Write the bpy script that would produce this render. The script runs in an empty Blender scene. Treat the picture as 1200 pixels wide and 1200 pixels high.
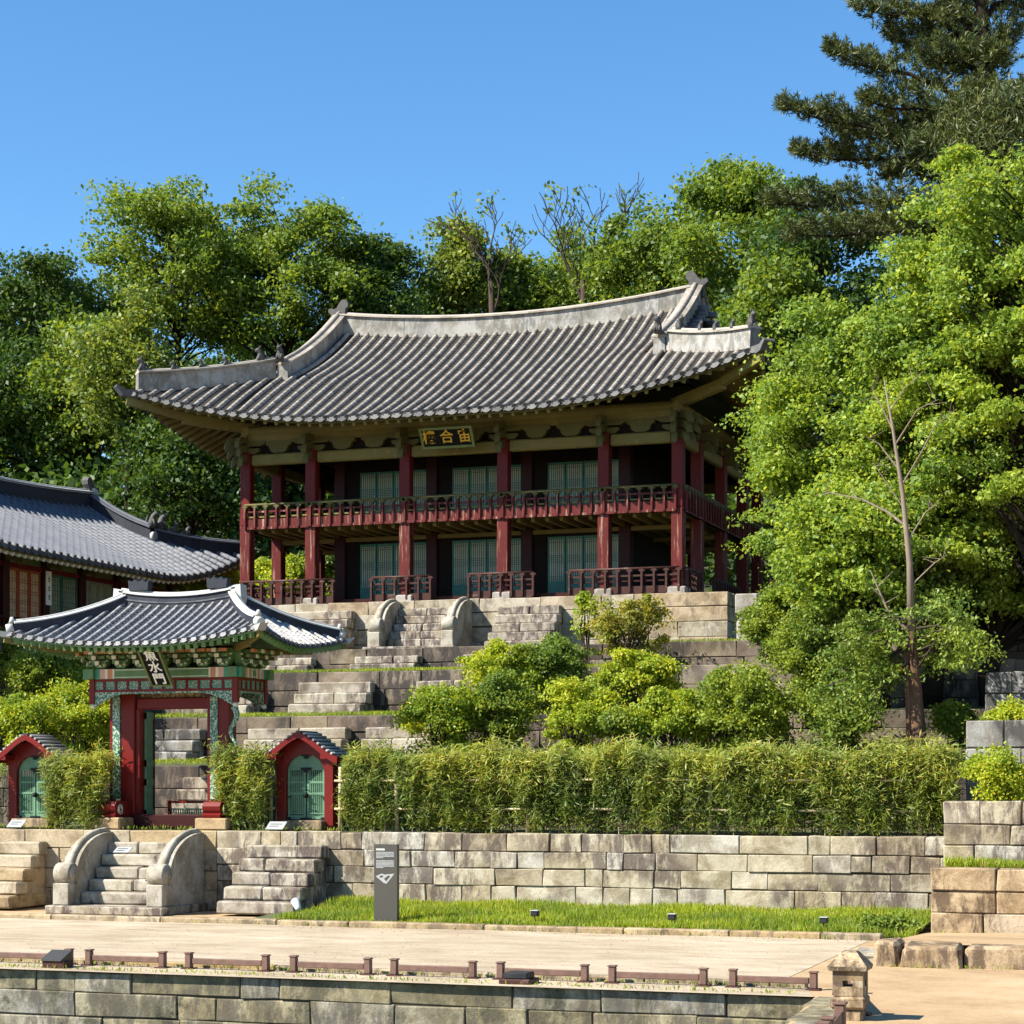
import bpy, math, random
import numpy as np
from mathutils import Vector, Matrix

R = math.radians
scene = bpy.context.scene
COL = scene.collection

# ------------------------------------------------------------------ camera, sky, sun, exposure
cam_d = bpy.data.cameras.new("camera")
cam = bpy.data.objects.new("camera", cam_d)
COL.objects.link(cam)
cam.location = (0.0, 0.0, 2.6)
cam.rotation_euler = (R(90), 0.0, R(19.1))
cam_d.sensor_width = 36.0
cam_d.lens = 72.0
cam_d.shift_y = 0.2625
cam_d.clip_end = 4000.0
scene.camera = cam

SUN_EL, SUN_DIR = R(42), Vector((0.766, 0.643))          # SUN_DIR: where the light travels on the ground
SUN_DIR.normalize()
world = bpy.data.worlds.new("World")
scene.world = world
world.use_nodes = True
wn = world.node_tree
sky = wn.nodes.new("ShaderNodeTexSky")
sky.sky_type = 'NISHITA'
sky.sun_disc = False
sky.sun_elevation = SUN_EL
sky.sun_rotation = math.atan2(-SUN_DIR.x, -SUN_DIR.y)
sky.altitude = 800
sky.air_density = 1.0
sky.dust_density = 0.15
sky.ozone_density = 3.0
bg = wn.nodes["Background"]
bg.inputs["Strength"].default_value = 0.092
hs = wn.nodes.new("ShaderNodeHueSaturation")            # deep clear azure
hs.inputs["Hue"].default_value = 0.497
hs.inputs["Saturation"].default_value = 1.22
wn.links.new(sky.outputs[0], hs.inputs["Color"])
wn.links.new(hs.outputs[0], bg.inputs["Color"])

sun_d = bpy.data.lights.new("sun", 'SUN')
sun_d.energy = 5.0
sun_d.angle = R(0.5)
sun_d.color = (1.0, 0.945, 0.84)
sun = bpy.data.objects.new("sun", sun_d)
COL.objects.link(sun)
_d = Vector((SUN_DIR.x * math.cos(SUN_EL), SUN_DIR.y * math.cos(SUN_EL), -math.sin(SUN_EL)))
sun.rotation_euler = _d.to_track_quat('-Z', 'Y').to_euler()

scene.view_settings.view_transform = 'Standard'
scene.view_settings.look = 'None'
scene.view_settings.exposure = 1.25
scene.view_settings.gamma = 1.0
scene.cycles.max_bounces = 6
scene.cycles.diffuse_bounces = 4
scene.cycles.transmission_bounces = 4
scene.cycles.use_denoising = True
scene.cycles.sample_clamp_indirect = 6.0

# ------------------------------------------------------------------ mesh builder
class MB:
    def __init__(s, tf=None):
        s.v = []; s.f = []; s.m = []; s.sm = []; s.tf = tf
    def pt(s, p):
        if s.tf: p = s.tf(p)
        s.v.append((p[0], p[1], p[2])); return len(s.v) - 1
    def face(s, idx, m=0, sm=False):
        s.f.append(tuple(idx)); s.m.append(m); s.sm.append(sm)
    def quad(s, a, b, c, d, m=0):
        i = [s.pt(p) for p in (a, b, c, d)]; s.face(i, m)
    def box(s, x0, x1, y0, y1, z0, z1, m=0):
        i = [s.pt(p) for p in ((x0,y0,z0),(x1,y0,z0),(x1,y1,z0),(x0,y1,z0),(x0,y0,z1),(x1,y0,z1),(x1,y1,z1),(x0,y1,z1))]
        for q in ((0,3,2,1),(4,5,6,7),(0,1,5,4),(1,2,6,5),(2,3,7,6),(3,0,4,7)):
            s.face([i[k] for k in q], m)
    def block(s, x0, x1, y0, y1, z0, z1, c=0.02, m=0, jit=0.0, rng=random):
        """chamfered stone / timber: every face is inset by c and pushed to the outside"""
        X = (x0, x1); Y = (y0, y1); Z = (z0, z1)
        sg = (1, -1)
        V = {}
        for a in (0, 1):
            for b in (0, 1):
                for d in (0, 1):
                    j = lambda: rng.uniform(-jit, jit) if jit else 0.0
                    jx, jy, jz = j(), j(), j()
                    V[(a,b,d,0)] = s.pt((X[a]+jx, Y[b]+sg[b]*c+jy, Z[d]+sg[d]*c+jz))
                    V[(a,b,d,1)] = s.pt((X[a]+sg[a]*c+jx, Y[b]+jy, Z[d]+sg[d]*c+jz))
                    V[(a,b,d,2)] = s.pt((X[a]+sg[a]*c+jx, Y[b]+sg[b]*c+jy, Z[d]+jz))
        for a in (0, 1):
            q = [V[(a,0,0,0)], V[(a,1,0,0)], V[(a,1,1,0)], V[(a,0,1,0)]]
            s.face(q if a else q[::-1], m)
            q = [V[(0,a,0,1)], V[(1,a,0,1)], V[(1,a,1,1)], V[(0,a,1,1)]]
            s.face(q[::-1] if a else q, m)
            q = [V[(0,0,a,2)], V[(1,0,a,2)], V[(1,1,a,2)], V[(0,1,a,2)]]
            s.face(q if a else q[::-1], m)
        for a in (0, 1):
            for b in (0, 1):
                fl = (a ^ b)
                q = [V[(a,b,0,0)], V[(a,b,0,1)], V[(a,b,1,1)], V[(a,b,1,0)]]
                s.face(q if fl else q[::-1], m)
                q = [V[(a,0,b,0)], V[(a,0,b,2)], V[(a,1,b,2)], V[(a,1,b,0)]]
                s.face(q[::-1] if fl else q, m)
                q = [V[(0,a,b,1)], V[(0,a,b,2)], V[(1,a,b,2)], V[(1,a,b,1)]]
                s.face(q if fl else q[::-1], m)
                for d in (0, 1):
                    t = [V[(a,b,d,0)], V[(a,b,d,1)], V[(a,b,d,2)]]
                    s.face(t if (a ^ b ^ d) else t[::-1], m)
    def tube(s, pts, rad, n=6, m=0, caps=True, sm=True, up=None):
        pts = [Vector(p) for p in pts]
        if not hasattr(rad, '__len__'): rad = [rad] * len(pts)
        rings = []
        ref = Vector(up) if up else None
        for k, p in enumerate(pts):
            t = (pts[min(k+1, len(pts)-1)] - pts[max(k-1, 0)])
            if t.length < 1e-9: t = Vector((0,0,1))
            t.normalize()
            if ref is None or abs(ref.dot(t)) > 0.98:
                ref = Vector((0,0,1)) if abs(t.z) < 0.9 else Vector((1,0,0))
            u = (ref - t * ref.dot(t)).normalized()
            w = t.cross(u)
            ref = u
            rings.append([s.pt(p + (u*math.cos(2*math.pi*i/n) + w*math.sin(2*math.pi*i/n)) * rad[k]) for i in range(n)])
        for a, b in zip(rings, rings[1:]):
            for i in range(n):
                s.face((a[i], a[(i+1)%n], b[(i+1)%n], b[i]), m, sm)
        if caps:
            s.face(rings[0][::-1], m); s.face(rings[-1], m)
    def lathe(s, c, prof, n=12, m=0, sm=True):
        rings = []
        for r, z in prof:
            rings.append([s.pt((c[0]+r*math.cos(2*math.pi*i/n), c[1]+r*math.sin(2*math.pi*i/n), c[2]+z)) for i in range(n)])
        for a, b in zip(rings, rings[1:]):
            for i in range(n):
                s.face((a[i], a[(i+1)%n], b[(i+1)%n], b[i]), m, sm)
        s.face(rings[0][::-1], m); s.face(rings[-1], m)
    def prism(s, poly, f0, f1, m=0, mside=None):
        """poly: 2-D points; f0 / f1 turn a 2-D point into the near / far 3-D point"""
        a = [s.pt(f0(p)) for p in poly]; b = [s.pt(f1(p)) for p in poly]
        n = len(poly)
        s.face(a, m); s.face(b[::-1], m)
        for i in range(n):
            s.face((a[i], b[i], b[(i+1)%n], a[(i+1)%n]), m if mside is None else mside)
    def beam(s, a, b, w, h, m=0):
        """square timber from a to b, w wide and h high"""
        a, b = Vector(a), Vector(b)
        t = (b - a).normalized()
        side = t.cross(Vector((0,0,1)))
        if side.length < 1e-6: side = Vector((1,0,0))
        side.normalize(); up = side.cross(t)
        i = []
        for p in (a, b):
            for sx, sz in ((-1,-1),(1,-1),(1,1),(-1,1)):
                i.append(s.pt(p + side*(sx*w/2) + up*(sz*h/2)))
        for q in ((3,2,1,0),(4,5,6,7),(0,1,5,4),(1,2,6,5),(2,3,7,6),(3,0,4,7)):
            s.face([i[k] for k in q], m)

def rootloc(o):
    p = Vector((0,0,0))
    while o is not None:
        p += o.location; o = o.parent
    return p

def mesh_obj(name, me, parent=None, loc=None):
    o = bpy.data.objects.new(name, me); COL.objects.link(o)
    if parent: o.parent = parent
    if loc: o.location = loc
    return o

def obj(name, mb, mats, parent=None, label=None):
    """link a mesh builder as ONE object; its points are world points"""
    if not isinstance(mats, (list, tuple)): mats = [mats]
    off = rootloc(parent) if parent else Vector((0,0,0))
    v = np.array(mb.v, dtype=np.float64).reshape(-1, 3) - np.array(off)
    me = bpy.data.meshes.new(name)
    me.from_pydata(v.tolist(), [], mb.f)
    for m in mats: me.materials.append(m)
    me.polygons.foreach_set('material_index', mb.m)
    me.polygons.foreach_set('use_smooth', mb.sm)
    me.update()
    o = mesh_obj(name, me, parent)
    if label: o['label'] = label
    return o

def tag(o, label=None, cat=None, group=None, kind=None):
    if label: o['label'] = label
    if cat: o['category'] = cat
    if group: o['group'] = group
    if kind: o['kind'] = kind
    return o

def thing(name, label, cat, loc, group=None):
    o = bpy.data.objects.new(name, None); COL.objects.link(o)
    o.location = loc; o.empty_display_size = 0.3
    return tag(o, label, cat, group)

def base_origin(o):
    """move a single-mesh thing's origin to the middle of its base"""
    me = o.data
    n = len(me.vertices)
    a = np.empty(n*3); me.vertices.foreach_get('co', a); a = a.reshape(-1, 3)
    c = (a.max(0) + a.min(0)) / 2; c[2] = a[:, 2].min()
    me.vertices.foreach_set('co', (a - c).ravel()); me.update()
    o.location = o.location + Vector(c)
    return o

def solo(name, mb, mats, label, cat, group=None):
    return tag(base_origin(obj(name, mb, mats)), label, cat, group)

def copy_tree(o, parent=None):
    c = o.copy(); COL.objects.link(c)
    if parent: c.parent = parent
    for ch in list(o.children): copy_tree(ch, c)
    return c

# ------------------------------------------------------------------ materials
class NT:
    def __init__(s, name):
        s.mat = bpy.data.materials.new(name); s.mat.use_nodes = True
        s.t = s.mat.node_tree; s.b = s.t.nodes["Principled BSDF"]; s.out = s.t.nodes["Material Output"]
        s._pos = None
    def n(s, typ, **kw):
        x = s.t.nodes.new(typ)
        for k, v in kw.items(): setattr(x, k, v)
        return x
    def l(s, a, b): s.t.links.new(a, b)
    def pos(s):
        if s._pos is None: s._pos = s.n("ShaderNodeNewGeometry")
        return s._pos.outputs["Position"]
    def island(s):
        s.pos(); return s._pos.outputs["Random Per Island"]
    def own(s):
        """position shifted by a different amount for every stone, so stains stop at the joints"""
        w = s.n("ShaderNodeVectorMath", operation='MULTIPLY_ADD'); w.inputs[0].default_value = (0,0,0)
        c = s.n("ShaderNodeCombineXYZ")
        for k in range(3): s.l(s.island(), c.inputs[k])
        s.l(c.outputs[0], w.inputs[0]); w.inputs[1].default_value = (37.0, 23.0, 51.0); s.l(s.pos(), w.inputs[2])
        return w.outputs[0]
    def noise(s, scale, detail=4, rough=0.6, stretch=None, dist=0.0, own=False):
        src = s.own() if own else s.pos()
        x = s.n("ShaderNodeTexNoise"); x.inputs["Scale"].default_value = scale
        x.inputs["Detail"].default_value = detail; x.inputs["Roughness"].default_value = rough
        x.inputs["Distortion"].default_value = dist
        if stretch:
            m = s.n("ShaderNodeMapping"); m.inputs["Scale"].default_value = stretch
            s.l(src, m.inputs["Vector"]); s.l(m.outputs[0], x.inputs["Vector"])
        else: s.l(src, x.inputs["Vector"])
        return x.outputs["Fac"]
    def ramp(s, fac, stops, interp='LINEAR'):
        r = s.n("ShaderNodeValToRGB"); r.color_ramp.interpolation = interp
        e = r.color_ramp.elements
        while len(e) < len(stops): e.new(0.5)
        for k, (p, c) in enumerate(stops):
            e[k].position = p; e[k].color = (c[0], c[1], c[2], 1) if hasattr(c, '__len__') else (c, c, c, 1)
        s.l(fac, r.inputs[0]); return r.outputs[0]
    def mix(s, fac, a, b, mode='MIX'):
        x = s.n("ShaderNodeMix", data_type='RGBA', blend_type=mode)
        for sock, v in ((x.inputs[0], fac), (x.inputs[6], a), (x.inputs[7], b)):
            if hasattr(v, 'is_linked'): s.l(v, sock)
            elif hasattr(v, '__len__'): sock.default_value = (v[0], v[1], v[2], 1)
            else: sock.default_value = v
        return x.outputs[2]
    def col(s, c):
        if hasattr(c, 'is_linked'): s.l(c, s.b.inputs["Base Color"])
        else: s.b.inputs["Base Color"].default_value = (c[0], c[1], c[2], 1)
    def rough(s, v): s.b.inputs["Roughness"].default_value = v
    def bump(s, h, strength=0.3, dist=0.02):
        b = s.n("ShaderNodeBump"); b.inputs["Strength"].default_value = strength; b.inputs["Distance"].default_value = dist
        s.l(h, b.inputs["Height"]); s.l(b.outputs[0], s.b.inputs["Normal"])

def m_plain(name, c, rough=0.6, var=0.25, scale=6.0, bump=0.15):
    t = NT(name)
    if max(c) < .04: t.b.inputs['Specular IOR Level'].default_value = 0.12
    nz = t.noise(scale, 5, 0.65)
    lo = tuple(x*(1-var) for x in c); hi = tuple(min(1, x*(1+var)) for x in c)
    t.col(t.ramp(nz, [(0.3, lo), (0.7, hi)])); t.rough(rough)
    if bump: t.bump(nz, bump, 0.01)
    return t.mat

def m_stone(name, cols, stain=0.6, moss=0.0, dark=(0.035,0.03,0.026), bump=0.5, stain_at=0.52, streak=True):
    """ashlar: one tone per block, grain, dark weather streaks, moss patches"""
    t = NT(name)
    k = len(cols)
    base = t.ramp(t.island(), [((i+0.5)/k, c) for i, c in enumerate(cols)])
    grain = t.noise(30, 4, 0.7)
    base = t.mix(t.ramp(grain, [(0.25, 0.0), (0.8, 0.85)]), base, t.mix(1.0, base, (0.55,0.52,0.48), 'MULTIPLY'))
    blot = t.noise(1.9, 5, 0.7, dist=0.4, own=True)
    base = t.mix(t.ramp(blot, [(0.44, 0.0), (0.60, 0.85)]), base, t.mix(1.0, base, (0.52,0.47,0.38), 'MULTIPLY'))
    if streak:
        st = t.noise(1.0, 6, 0.74, stretch=(4.2, 4.2, 1.5), dist=0.3, own=True)
        big = t.noise(0.45, 3, 0.5)
        f = t.mix(1.0, t.ramp(st, [(stain_at-0.06, 0.0), (stain_at+0.06, 1.0)]), t.ramp(big, [(0.42, 0.0), (0.50, 1.0)]), 'MULTIPLY')
        f2 = t.mix(1.0, f, (stain, stain, stain), 'MULTIPLY')
        base = t.mix(f2, base, dark)
    if moss > 0:
        mo = t.noise(2.6, 6, 0.75)
        base = t.mix(t.ramp(mo, [(0.60-0.25*moss, 0.0), (0.72-0.2*moss, 0.75)]), base, (0.075, 0.068, 0.034))
        bl = t.noise(1.3, 6, 0.8)
        base = t.mix(t.ramp(bl, [(0.56, 0.0), (0.66, 0.9)]), base, (0.018, 0.018, 0.012))
    t.col(base); t.rough(0.85)
    t.bump(t.mix(0.5, t.noise(14, 6, 0.7), grain), bump, 0.03)
    return t.mat

def m_leaf(name, cols, trans=0.42, gain=1.6, rough=0.5):
    """leaves: a tone for each leaf, thin enough to let the sun through"""
    t = NT(name)
    k = len(cols)
    c = t.ramp(t.island(), [(i/(k-1), x) for i, x in enumerate(cols)])
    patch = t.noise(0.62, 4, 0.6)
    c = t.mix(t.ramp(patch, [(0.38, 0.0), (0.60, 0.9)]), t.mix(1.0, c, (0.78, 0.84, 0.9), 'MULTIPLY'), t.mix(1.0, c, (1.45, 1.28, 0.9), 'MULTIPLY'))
    t.col(c); t.rough(rough); t.b.inputs["Specular IOR Level"].default_value = 0.32
    tr = t.n("ShaderNodeBsdfTranslucent")
    t.l(t.mix(1.0, c, (gain*1.15, gain, gain*0.55), 'MULTIPLY'), tr.inputs["Color"])
    mx = t.n("ShaderNodeMixShader"); mx.inputs[0].default_value = trans
    t.l(t.b.outputs[0], mx.inputs[1]); t.l(tr.outputs[0], mx.inputs[2]); t.l(mx.outputs[0], t.out.inputs["Surface"])
    return t.mat

def m_paint(name, c, wood, wear=0.5, rough=0.5, stretch=(5,5,0.6)):
    """old oil paint worn to the wood in upright streaks"""
    t = NT(name)
    nz = t.noise(2.0, 6, 0.7, stretch=stretch)
    t.b.inputs['Specular IOR Level'].default_value = 0.2
    base = t.mix(t.noise(3.0, 4, 0.6), tuple(x*0.7 for x in c), tuple(x*1.2 for x in c))
    t.col(t.mix(t.ramp(nz, [(0.74-0.3*wear, 0.0), (0.86-0.3*wear, 1.0)]), base, wood)); t.rough(rough)
    t.bump(nz, 0.2, 0.01)
    return t.mat

def m_tile(name, c1, c2, lichen, spec=0.5, rough=0.5, lam=0.5):
    t = NT(name)
    isl = t.ramp(t.island(), [(0.0, c1), (1.0, c2)])
    nz = t.noise(5, 5, 0.7)
    base = t.mix(t.ramp(nz, [(0.45, 0.0), (0.75, lam)]), isl, lichen)
    t.col(base); t.rough(rough); t.b.inputs["Specular IOR Level"].default_value = spec
    t.bump(t.noise(9, 4, 0.6), 0.25, 0.02)
    return t.mat

M = {}
M['wall_stone'] = m_stone('granite_wall', [(.50,.44,.32),(.42,.37,.26),(.54,.49,.39),(.47,.40,.27),(.34,.28,.19),(.50,.47,.40)], 0.78, dark=(.05,.03,.025), stain_at=0.49)
M['warm_stone'] = m_stone('warm_granite', [(.46,.35,.20),(.42,.35,.24),(.40,.28,.14),(.47,.40,.29)], 0.7, stain_at=0.53)
M['stair_stone'] = m_stone('stair_granite', [(.44,.39,.31),(.38,.34,.28),(.46,.42,.34)], 0.92, dark=(.06,.04,.035), stain_at=0.50)
M['balustrade_stone'] = m_stone('balustrade_granite', [(.46,.42,.34),(.42,.39,.33)], 0.4, stain_at=0.58, bump=0.35)
M['pond_stone'] = m_stone('mossy_granite', [(.36,.31,.19),(.29,.25,.14),(.38,.35,.27),(.22,.19,.10),(.33,.31,.26)], 0.7, moss=0.5, stain_at=0.49)
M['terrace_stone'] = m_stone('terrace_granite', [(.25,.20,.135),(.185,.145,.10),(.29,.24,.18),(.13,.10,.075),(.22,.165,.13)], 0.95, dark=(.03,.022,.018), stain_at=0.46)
M['grey_stone'] = m_stone('grey_granite', [(.36,.35,.32),(.30,.29,.27),(.38,.37,.35)], 0.9, stain_at=0.47)
M['podium_stone'] = m_stone('podium_granite', [(.46,.41,.32),(.42,.37,.27),(.48,.44,.36),(.44,.34,.22)], 0.5, stain_at=0.57)
M['sand_stone'] = m_stone('tan_stone', [(.48,.36,.22),(.42,.30,.17),(.45,.36,.25)], 0.85, dark=(.06,.035,.018), stain_at=0.50)
M['joint'] = m_plain('joint_earth', (.05,.042,.03), 0.95)
M['plinth'] = m_stone('plinth_stone', [(.42,.40,.36),(.38,.36,.33)], 0.3, streak=False, bump=0.3)
M['red_paint'] = m_paint('worn_red_paint', (.120,.009,.007), (.30,.20,.14), 0.30)
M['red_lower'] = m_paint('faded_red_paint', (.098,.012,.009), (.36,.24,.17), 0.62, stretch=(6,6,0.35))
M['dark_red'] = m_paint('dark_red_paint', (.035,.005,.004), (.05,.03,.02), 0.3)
M['brown_wood'] = m_paint('brown_rail_paint', (.055,.022,.017), (.15,.11,.08), 0.5, stretch=(1,1,3))
M['gate_red'] = m_paint('gate_red_paint', (.14,.010,.008), (.26,.05,.03), 0.2, rough=0.4)
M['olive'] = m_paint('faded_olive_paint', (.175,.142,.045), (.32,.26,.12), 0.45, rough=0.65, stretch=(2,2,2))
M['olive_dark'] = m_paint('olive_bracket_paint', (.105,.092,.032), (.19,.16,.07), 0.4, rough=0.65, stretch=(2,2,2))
M['teal'] = m_plain('teal_door_paint', (.022,.15,.105), 0.5, 0.25)
M['paper'] = m_plain('old_window_paper', (.50,.53,.41), 0.8, 0.12, 3)
M['lattice'] = m_plain('green_lattice_paint', (.035,.12,.085), 0.6)
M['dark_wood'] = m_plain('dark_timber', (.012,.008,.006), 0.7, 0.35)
M['ink'] = m_plain('black_board', (.008,.008,.008), 0.35, 0.2)
M['gold'] = m_plain('gold_lettering', (.62,.33,.03), 0.35, 0.1)
M['chalk'] = m_plain('white_lettering', (.80,.78,.70), 0.6, 0.05)
M['board_green'] = m_plain('plaque_frame_green', (.12,.15,.045), 0.6)
M['plaster'] = m_stone('roof_plaster', [(.37,.365,.345),(.34,.335,.315)], 0.75, dark=(.10,.095,.085), bump=0.25, stain_at=0.50)
M['old_tile'] = m_tile('old_grey_tile', (.19,.165,.135), (.35,.31,.26), (.48,.43,.35), 0.25, 0.75, 0.6)
M['old_under'] = m_tile('old_pan_tile', (.022,.020,.019), (.045,.041,.038), (.10,.09,.075), 0.3, 0.75, 0.4)
M['old_end'] = m_tile('old_end_tile', (.045,.045,.047), (.13,.125,.12), (.20,.19,.17), 0.3, 0.7, 0.5)
M['new_tile'] = m_tile('slate_blue_tile', (.090,.096,.112), (.120,.126,.142), (.17,.172,.18), 0.3, 0.55, 0.35)
M['new_under'] = m_tile('slate_pan_tile', (.022,.025,.034), (.038,.042,.054), (.06,.06,.065), 0.5, 0.5, 0.3)
M['new_end'] = m_tile('slate_end_tile', (.035,.038,.048), (.09,.095,.11), (.25,.25,.25), 0.5, 0.5, 0.3)
M['gate_tile'] = m_tile('gate_tile', (.25,.245,.235), (.38,.37,.355), (.48,.47,.45), 0.2, 0.6, 0.5)
M['lime'] = m_plain('white_lime', (.43,.425,.40), 0.8, 0.15, 8)
M['ridge_dark'] = m_tile('ridge_tile', (.014,.016,.024), (.026,.029,.040), (.05,.05,.055), 0.25, 0.6, 0.3)
M['figure'] = m_plain('fired_clay', (.055,.052,.048), 0.7, 0.4, 12)
M['metal_grey'] = m_plain('sign_metal', (.050,.046,.036), 0.4, 0.06, 3, 0.02)
M['sign_text'] = m_plain('sign_print', (.30,.31,.305), 0.5, 0.05)
M['lamp_dark'] = m_plain('lamp_housing', (.03,.03,.032), 0.45)
M['lamp_pale'] = m_plain('pale_lamp_housing', (.42,.46,.46), 0.35, 0.08)
M['fence_wood'] = m_plain('brown_fence_timber', (.125,.066,.046), 0.65, 0.3, 10)
M['bamboo'] = m_plain('dry_bamboo', (.45,.36,.21), 0.55, 0.3, 9)
M['bark'] = m_paint('grey_brown_bark', (.050,.036,.026), (.12,.095,.07), 0.55, rough=0.9, stretch=(7,7,1.2))
M['bark_dark'] = m_plain('dark_bark', (.022,.017,.012), 0.9, 0.4, 8, 0.5)
M['bark_red'] = m_paint('stringy_red_bark', (.13,.070,.042), (.30,.22,.15), 0.55, rough=0.9, stretch=(9,9,0.5))
M['dead_wood'] = m_paint('bleached_dead_wood', (.20,.155,.115), (.36,.30,.235), 0.5, rough=0.9, stretch=(8,8,0.6))
M['soil'] = m_plain('bare_soil', (.16,.115,.07), 0.95, 0.35, 3, 0.4)

def leafset():
    M['leaf_mid'] = m_leaf('broad_leaf_mid', [(.050,.102,.016),(.092,.160,.020),(.175,.245,.040),(.118,.192,.024)])
    M['leaf_dark'] = m_leaf('broad_leaf_dark', [(0.026,0.063,0.014),(0.048,0.098,0.017),(0.074,0.129,0.023)], 0.38, 1.5)
    M['leaf_olive'] = m_leaf('broad_leaf_olive', [(.085,.140,.026),(.130,.195,.034),(.200,.250,.058)], 0.40, 1.5)
    M['leaf_maple'] = m_leaf('maple_leaf', [(.090,.170,.024),(.150,.250,.034),(.270,.350,.066),(.180,.285,.038)], 0.45, 1.5)
    M['leaf_bright'] = m_leaf('azalea_leaf', [(0.148,0.238,0.020),(0.244,0.336,0.028),(0.375,0.400,0.049)], 0.42, 1.5)
    M['leaf_bush'] = m_leaf('shrub_leaf', [(0.096,0.163,0.024),(0.157,0.231,0.034),(0.244,0.312,0.054)], 0.42, 1.5)
    M['leaf_yellow'] = m_leaf('turning_leaf', [(.20,.27,.034),(.33,.33,.050),(.34,.28,.075),(.25,.31,.04)], 0.42, 1.5)
    M['leaf_bamboo'] = m_leaf('bamboo_leaf', [(0.059,0.107,0.016),(0.099,0.152,0.022),(0.165,0.220,0.038),(0.095,0.140,0.020),(0.251,0.244,0.078)], 0.34, 1.4)
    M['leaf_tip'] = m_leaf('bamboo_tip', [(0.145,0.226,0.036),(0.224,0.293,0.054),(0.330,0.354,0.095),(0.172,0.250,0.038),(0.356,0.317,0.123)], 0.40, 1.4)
    M['leaf_pine'] = m_leaf('pine_needle', [(.030,.052,.018),(.054,.080,.022),(.115,.125,.038)], 0.18, 1.2)
    M['leaf_juniper'] = m_leaf('juniper_spray', [(0.079,0.140,0.018),(0.132,0.201,0.027),(0.205,0.262,0.043)], 0.28, 1.4)
    M['grass'] = m_leaf('grass_blade', [(.13,.21,.015),(.19,.29,.020),(.27,.34,.036),(.16,.25,.018),(.34,.30,.11)], 0.40, 1.4)
leafset()

def m_ground(name, stops, scale, bump=0.3, fine=40, rough=0.95, stretch=None):
    t = NT(name)
    a = t.noise(scale, 6, 0.65, stretch=stretch)
    c = t.ramp(a, stops)
    lg = t.noise(0.22, 4, 0.6)
    c = t.mix(t.ramp(lg, [(0.42, 0.0), (0.60, 0.7)]), c, t.mix(1.0, c, (0.80,0.77,0.72), 'MULTIPLY'))
    fn = t.noise(fine, 4, 0.7)
    c = t.mix(t.ramp(fn, [(0.35, 0.0), (0.75, 0.5)]), c, t.mix(1.0, c, (0.72,0.70,0.66), 'MULTIPLY'))
    t.col(c); t.rough(rough); t.bump(t.mix(0.5, a, fn), bump, 0.03)
    return t.mat
M['sand'] = m_ground('path_sand', [(.32,(.30,.23,.15)),(.5,(.41,.33,.23)),(.68,(.49,.41,.30))], 1.1, 0.8, 9, stretch=(0.7,2.0,1))
M['earth'] = m_ground('yard_earth', [(.30,(.30,.195,.10)),(.5,(.41,.28,.15)),(.72,(.48,.34,.20))], 0.9, 0.8, 9)
M['turf'] = m_ground('turf_soil', [(.35,(.05,.055,.018)),(.6,(.085,.10,.028))], 2.0)
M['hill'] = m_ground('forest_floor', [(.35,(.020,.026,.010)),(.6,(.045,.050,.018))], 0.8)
def m_water():
    t = NT('pond_water'); t.col((.03,.045,.02)); t.rough(0.05)
    t.bump(t.noise(3, 3, 0.5), 0.1, 0.02); return t.mat
M['water'] = m_water()
# ------------------------------------------------------------------ the setting: ground, path, pond, terraces
def structure(name, mb, m):
    o = obj(name, mb, m); o['kind'] = 'structure'; return o

POND = [(-60, -12), (-1.55, -12), (-4.62, 24.5), (-60, 24.5)]
g = MB()
def gq(pts, z=0.0): g.quad(*[(x, y, z) for x, y in pts])
gq([(-1500,-1500),(1500,-1500),(1500,-12),(-1500,-12)])
gq([(-1500,-12),(-60,-12),(-60,24.5),(-1500,24.5)])
gq([(-1.55,-12),(1500,-12),(1500,24.5),(-4.62,24.5)])
gq([(-1500,24.5),(1500,24.5),(1500,1500),(-1500,1500)])
structure('ground', g, M['earth'])
w = MB(); w.quad((-62,-14,-1.6),(0,-14,-1.6),(0,26,-1.6),(-62,26,-1.6)); structure('pond_water', w, M['water'])

rng = random.Random(5)
p = MB()                                                   # the raked sand path along the pond
nx = 90
for i in range(nx):
    x0 = -60 + 54.6*i/nx; x1 = -60 + 54.6*(i+1)/nx
    for y0, y1 in ((25.45, 28.2), (28.2, 31), (31, 33.34)):
        h = lambda x, y: 0.005 + (0.005 + 0.006*math.sin(x*1.3+y*0.7))*min(1.0, max(0.0, (-5.4-x)/3.0))
        p.quad((x0,y0,h(x0,y0)),(x1,y0,h(x1,y0)),(x1,y1,h(x1,y1)),(x0,y1,h(x0,y1)))
structure('path', p, M['sand'])

e = MB()                                                   # strip of ground between pond wall and rails
e.quad((-60,24.42,0.006),(-4.62,24.42,0.006),(-4.9,25.45,0.006),(-60,25.45,0.006))
structure('bank', e, M['sand'])

k = MB(); x = -60.0                                        # long low kerb stones on both sides of the path
while x < -5.3:
    L = min(rng.uniform(1.4, 2.6), -5.2 - x)
    k.block(x, x+L-0.012, 33.36+rng.uniform(-.01,.01), 33.60, -0.05, 0.105+rng.uniform(-.008,.008), 0.02, rng=rng)
    x += L
structure('kerb', k, M['warm_stone'])
k = MB(); x = -60.0
while x < -4.95:
    L = min(rng.uniform(1.2, 2.4), -4.9 - x)
    k.block(x, x+L-0.012, 25.44, 25.60, -0.05, 0.07+rng.uniform(-.008,.008), 0.015, rng=rng)
    x += L
structure('path_edging', k, M['warm_stone'])

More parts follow.
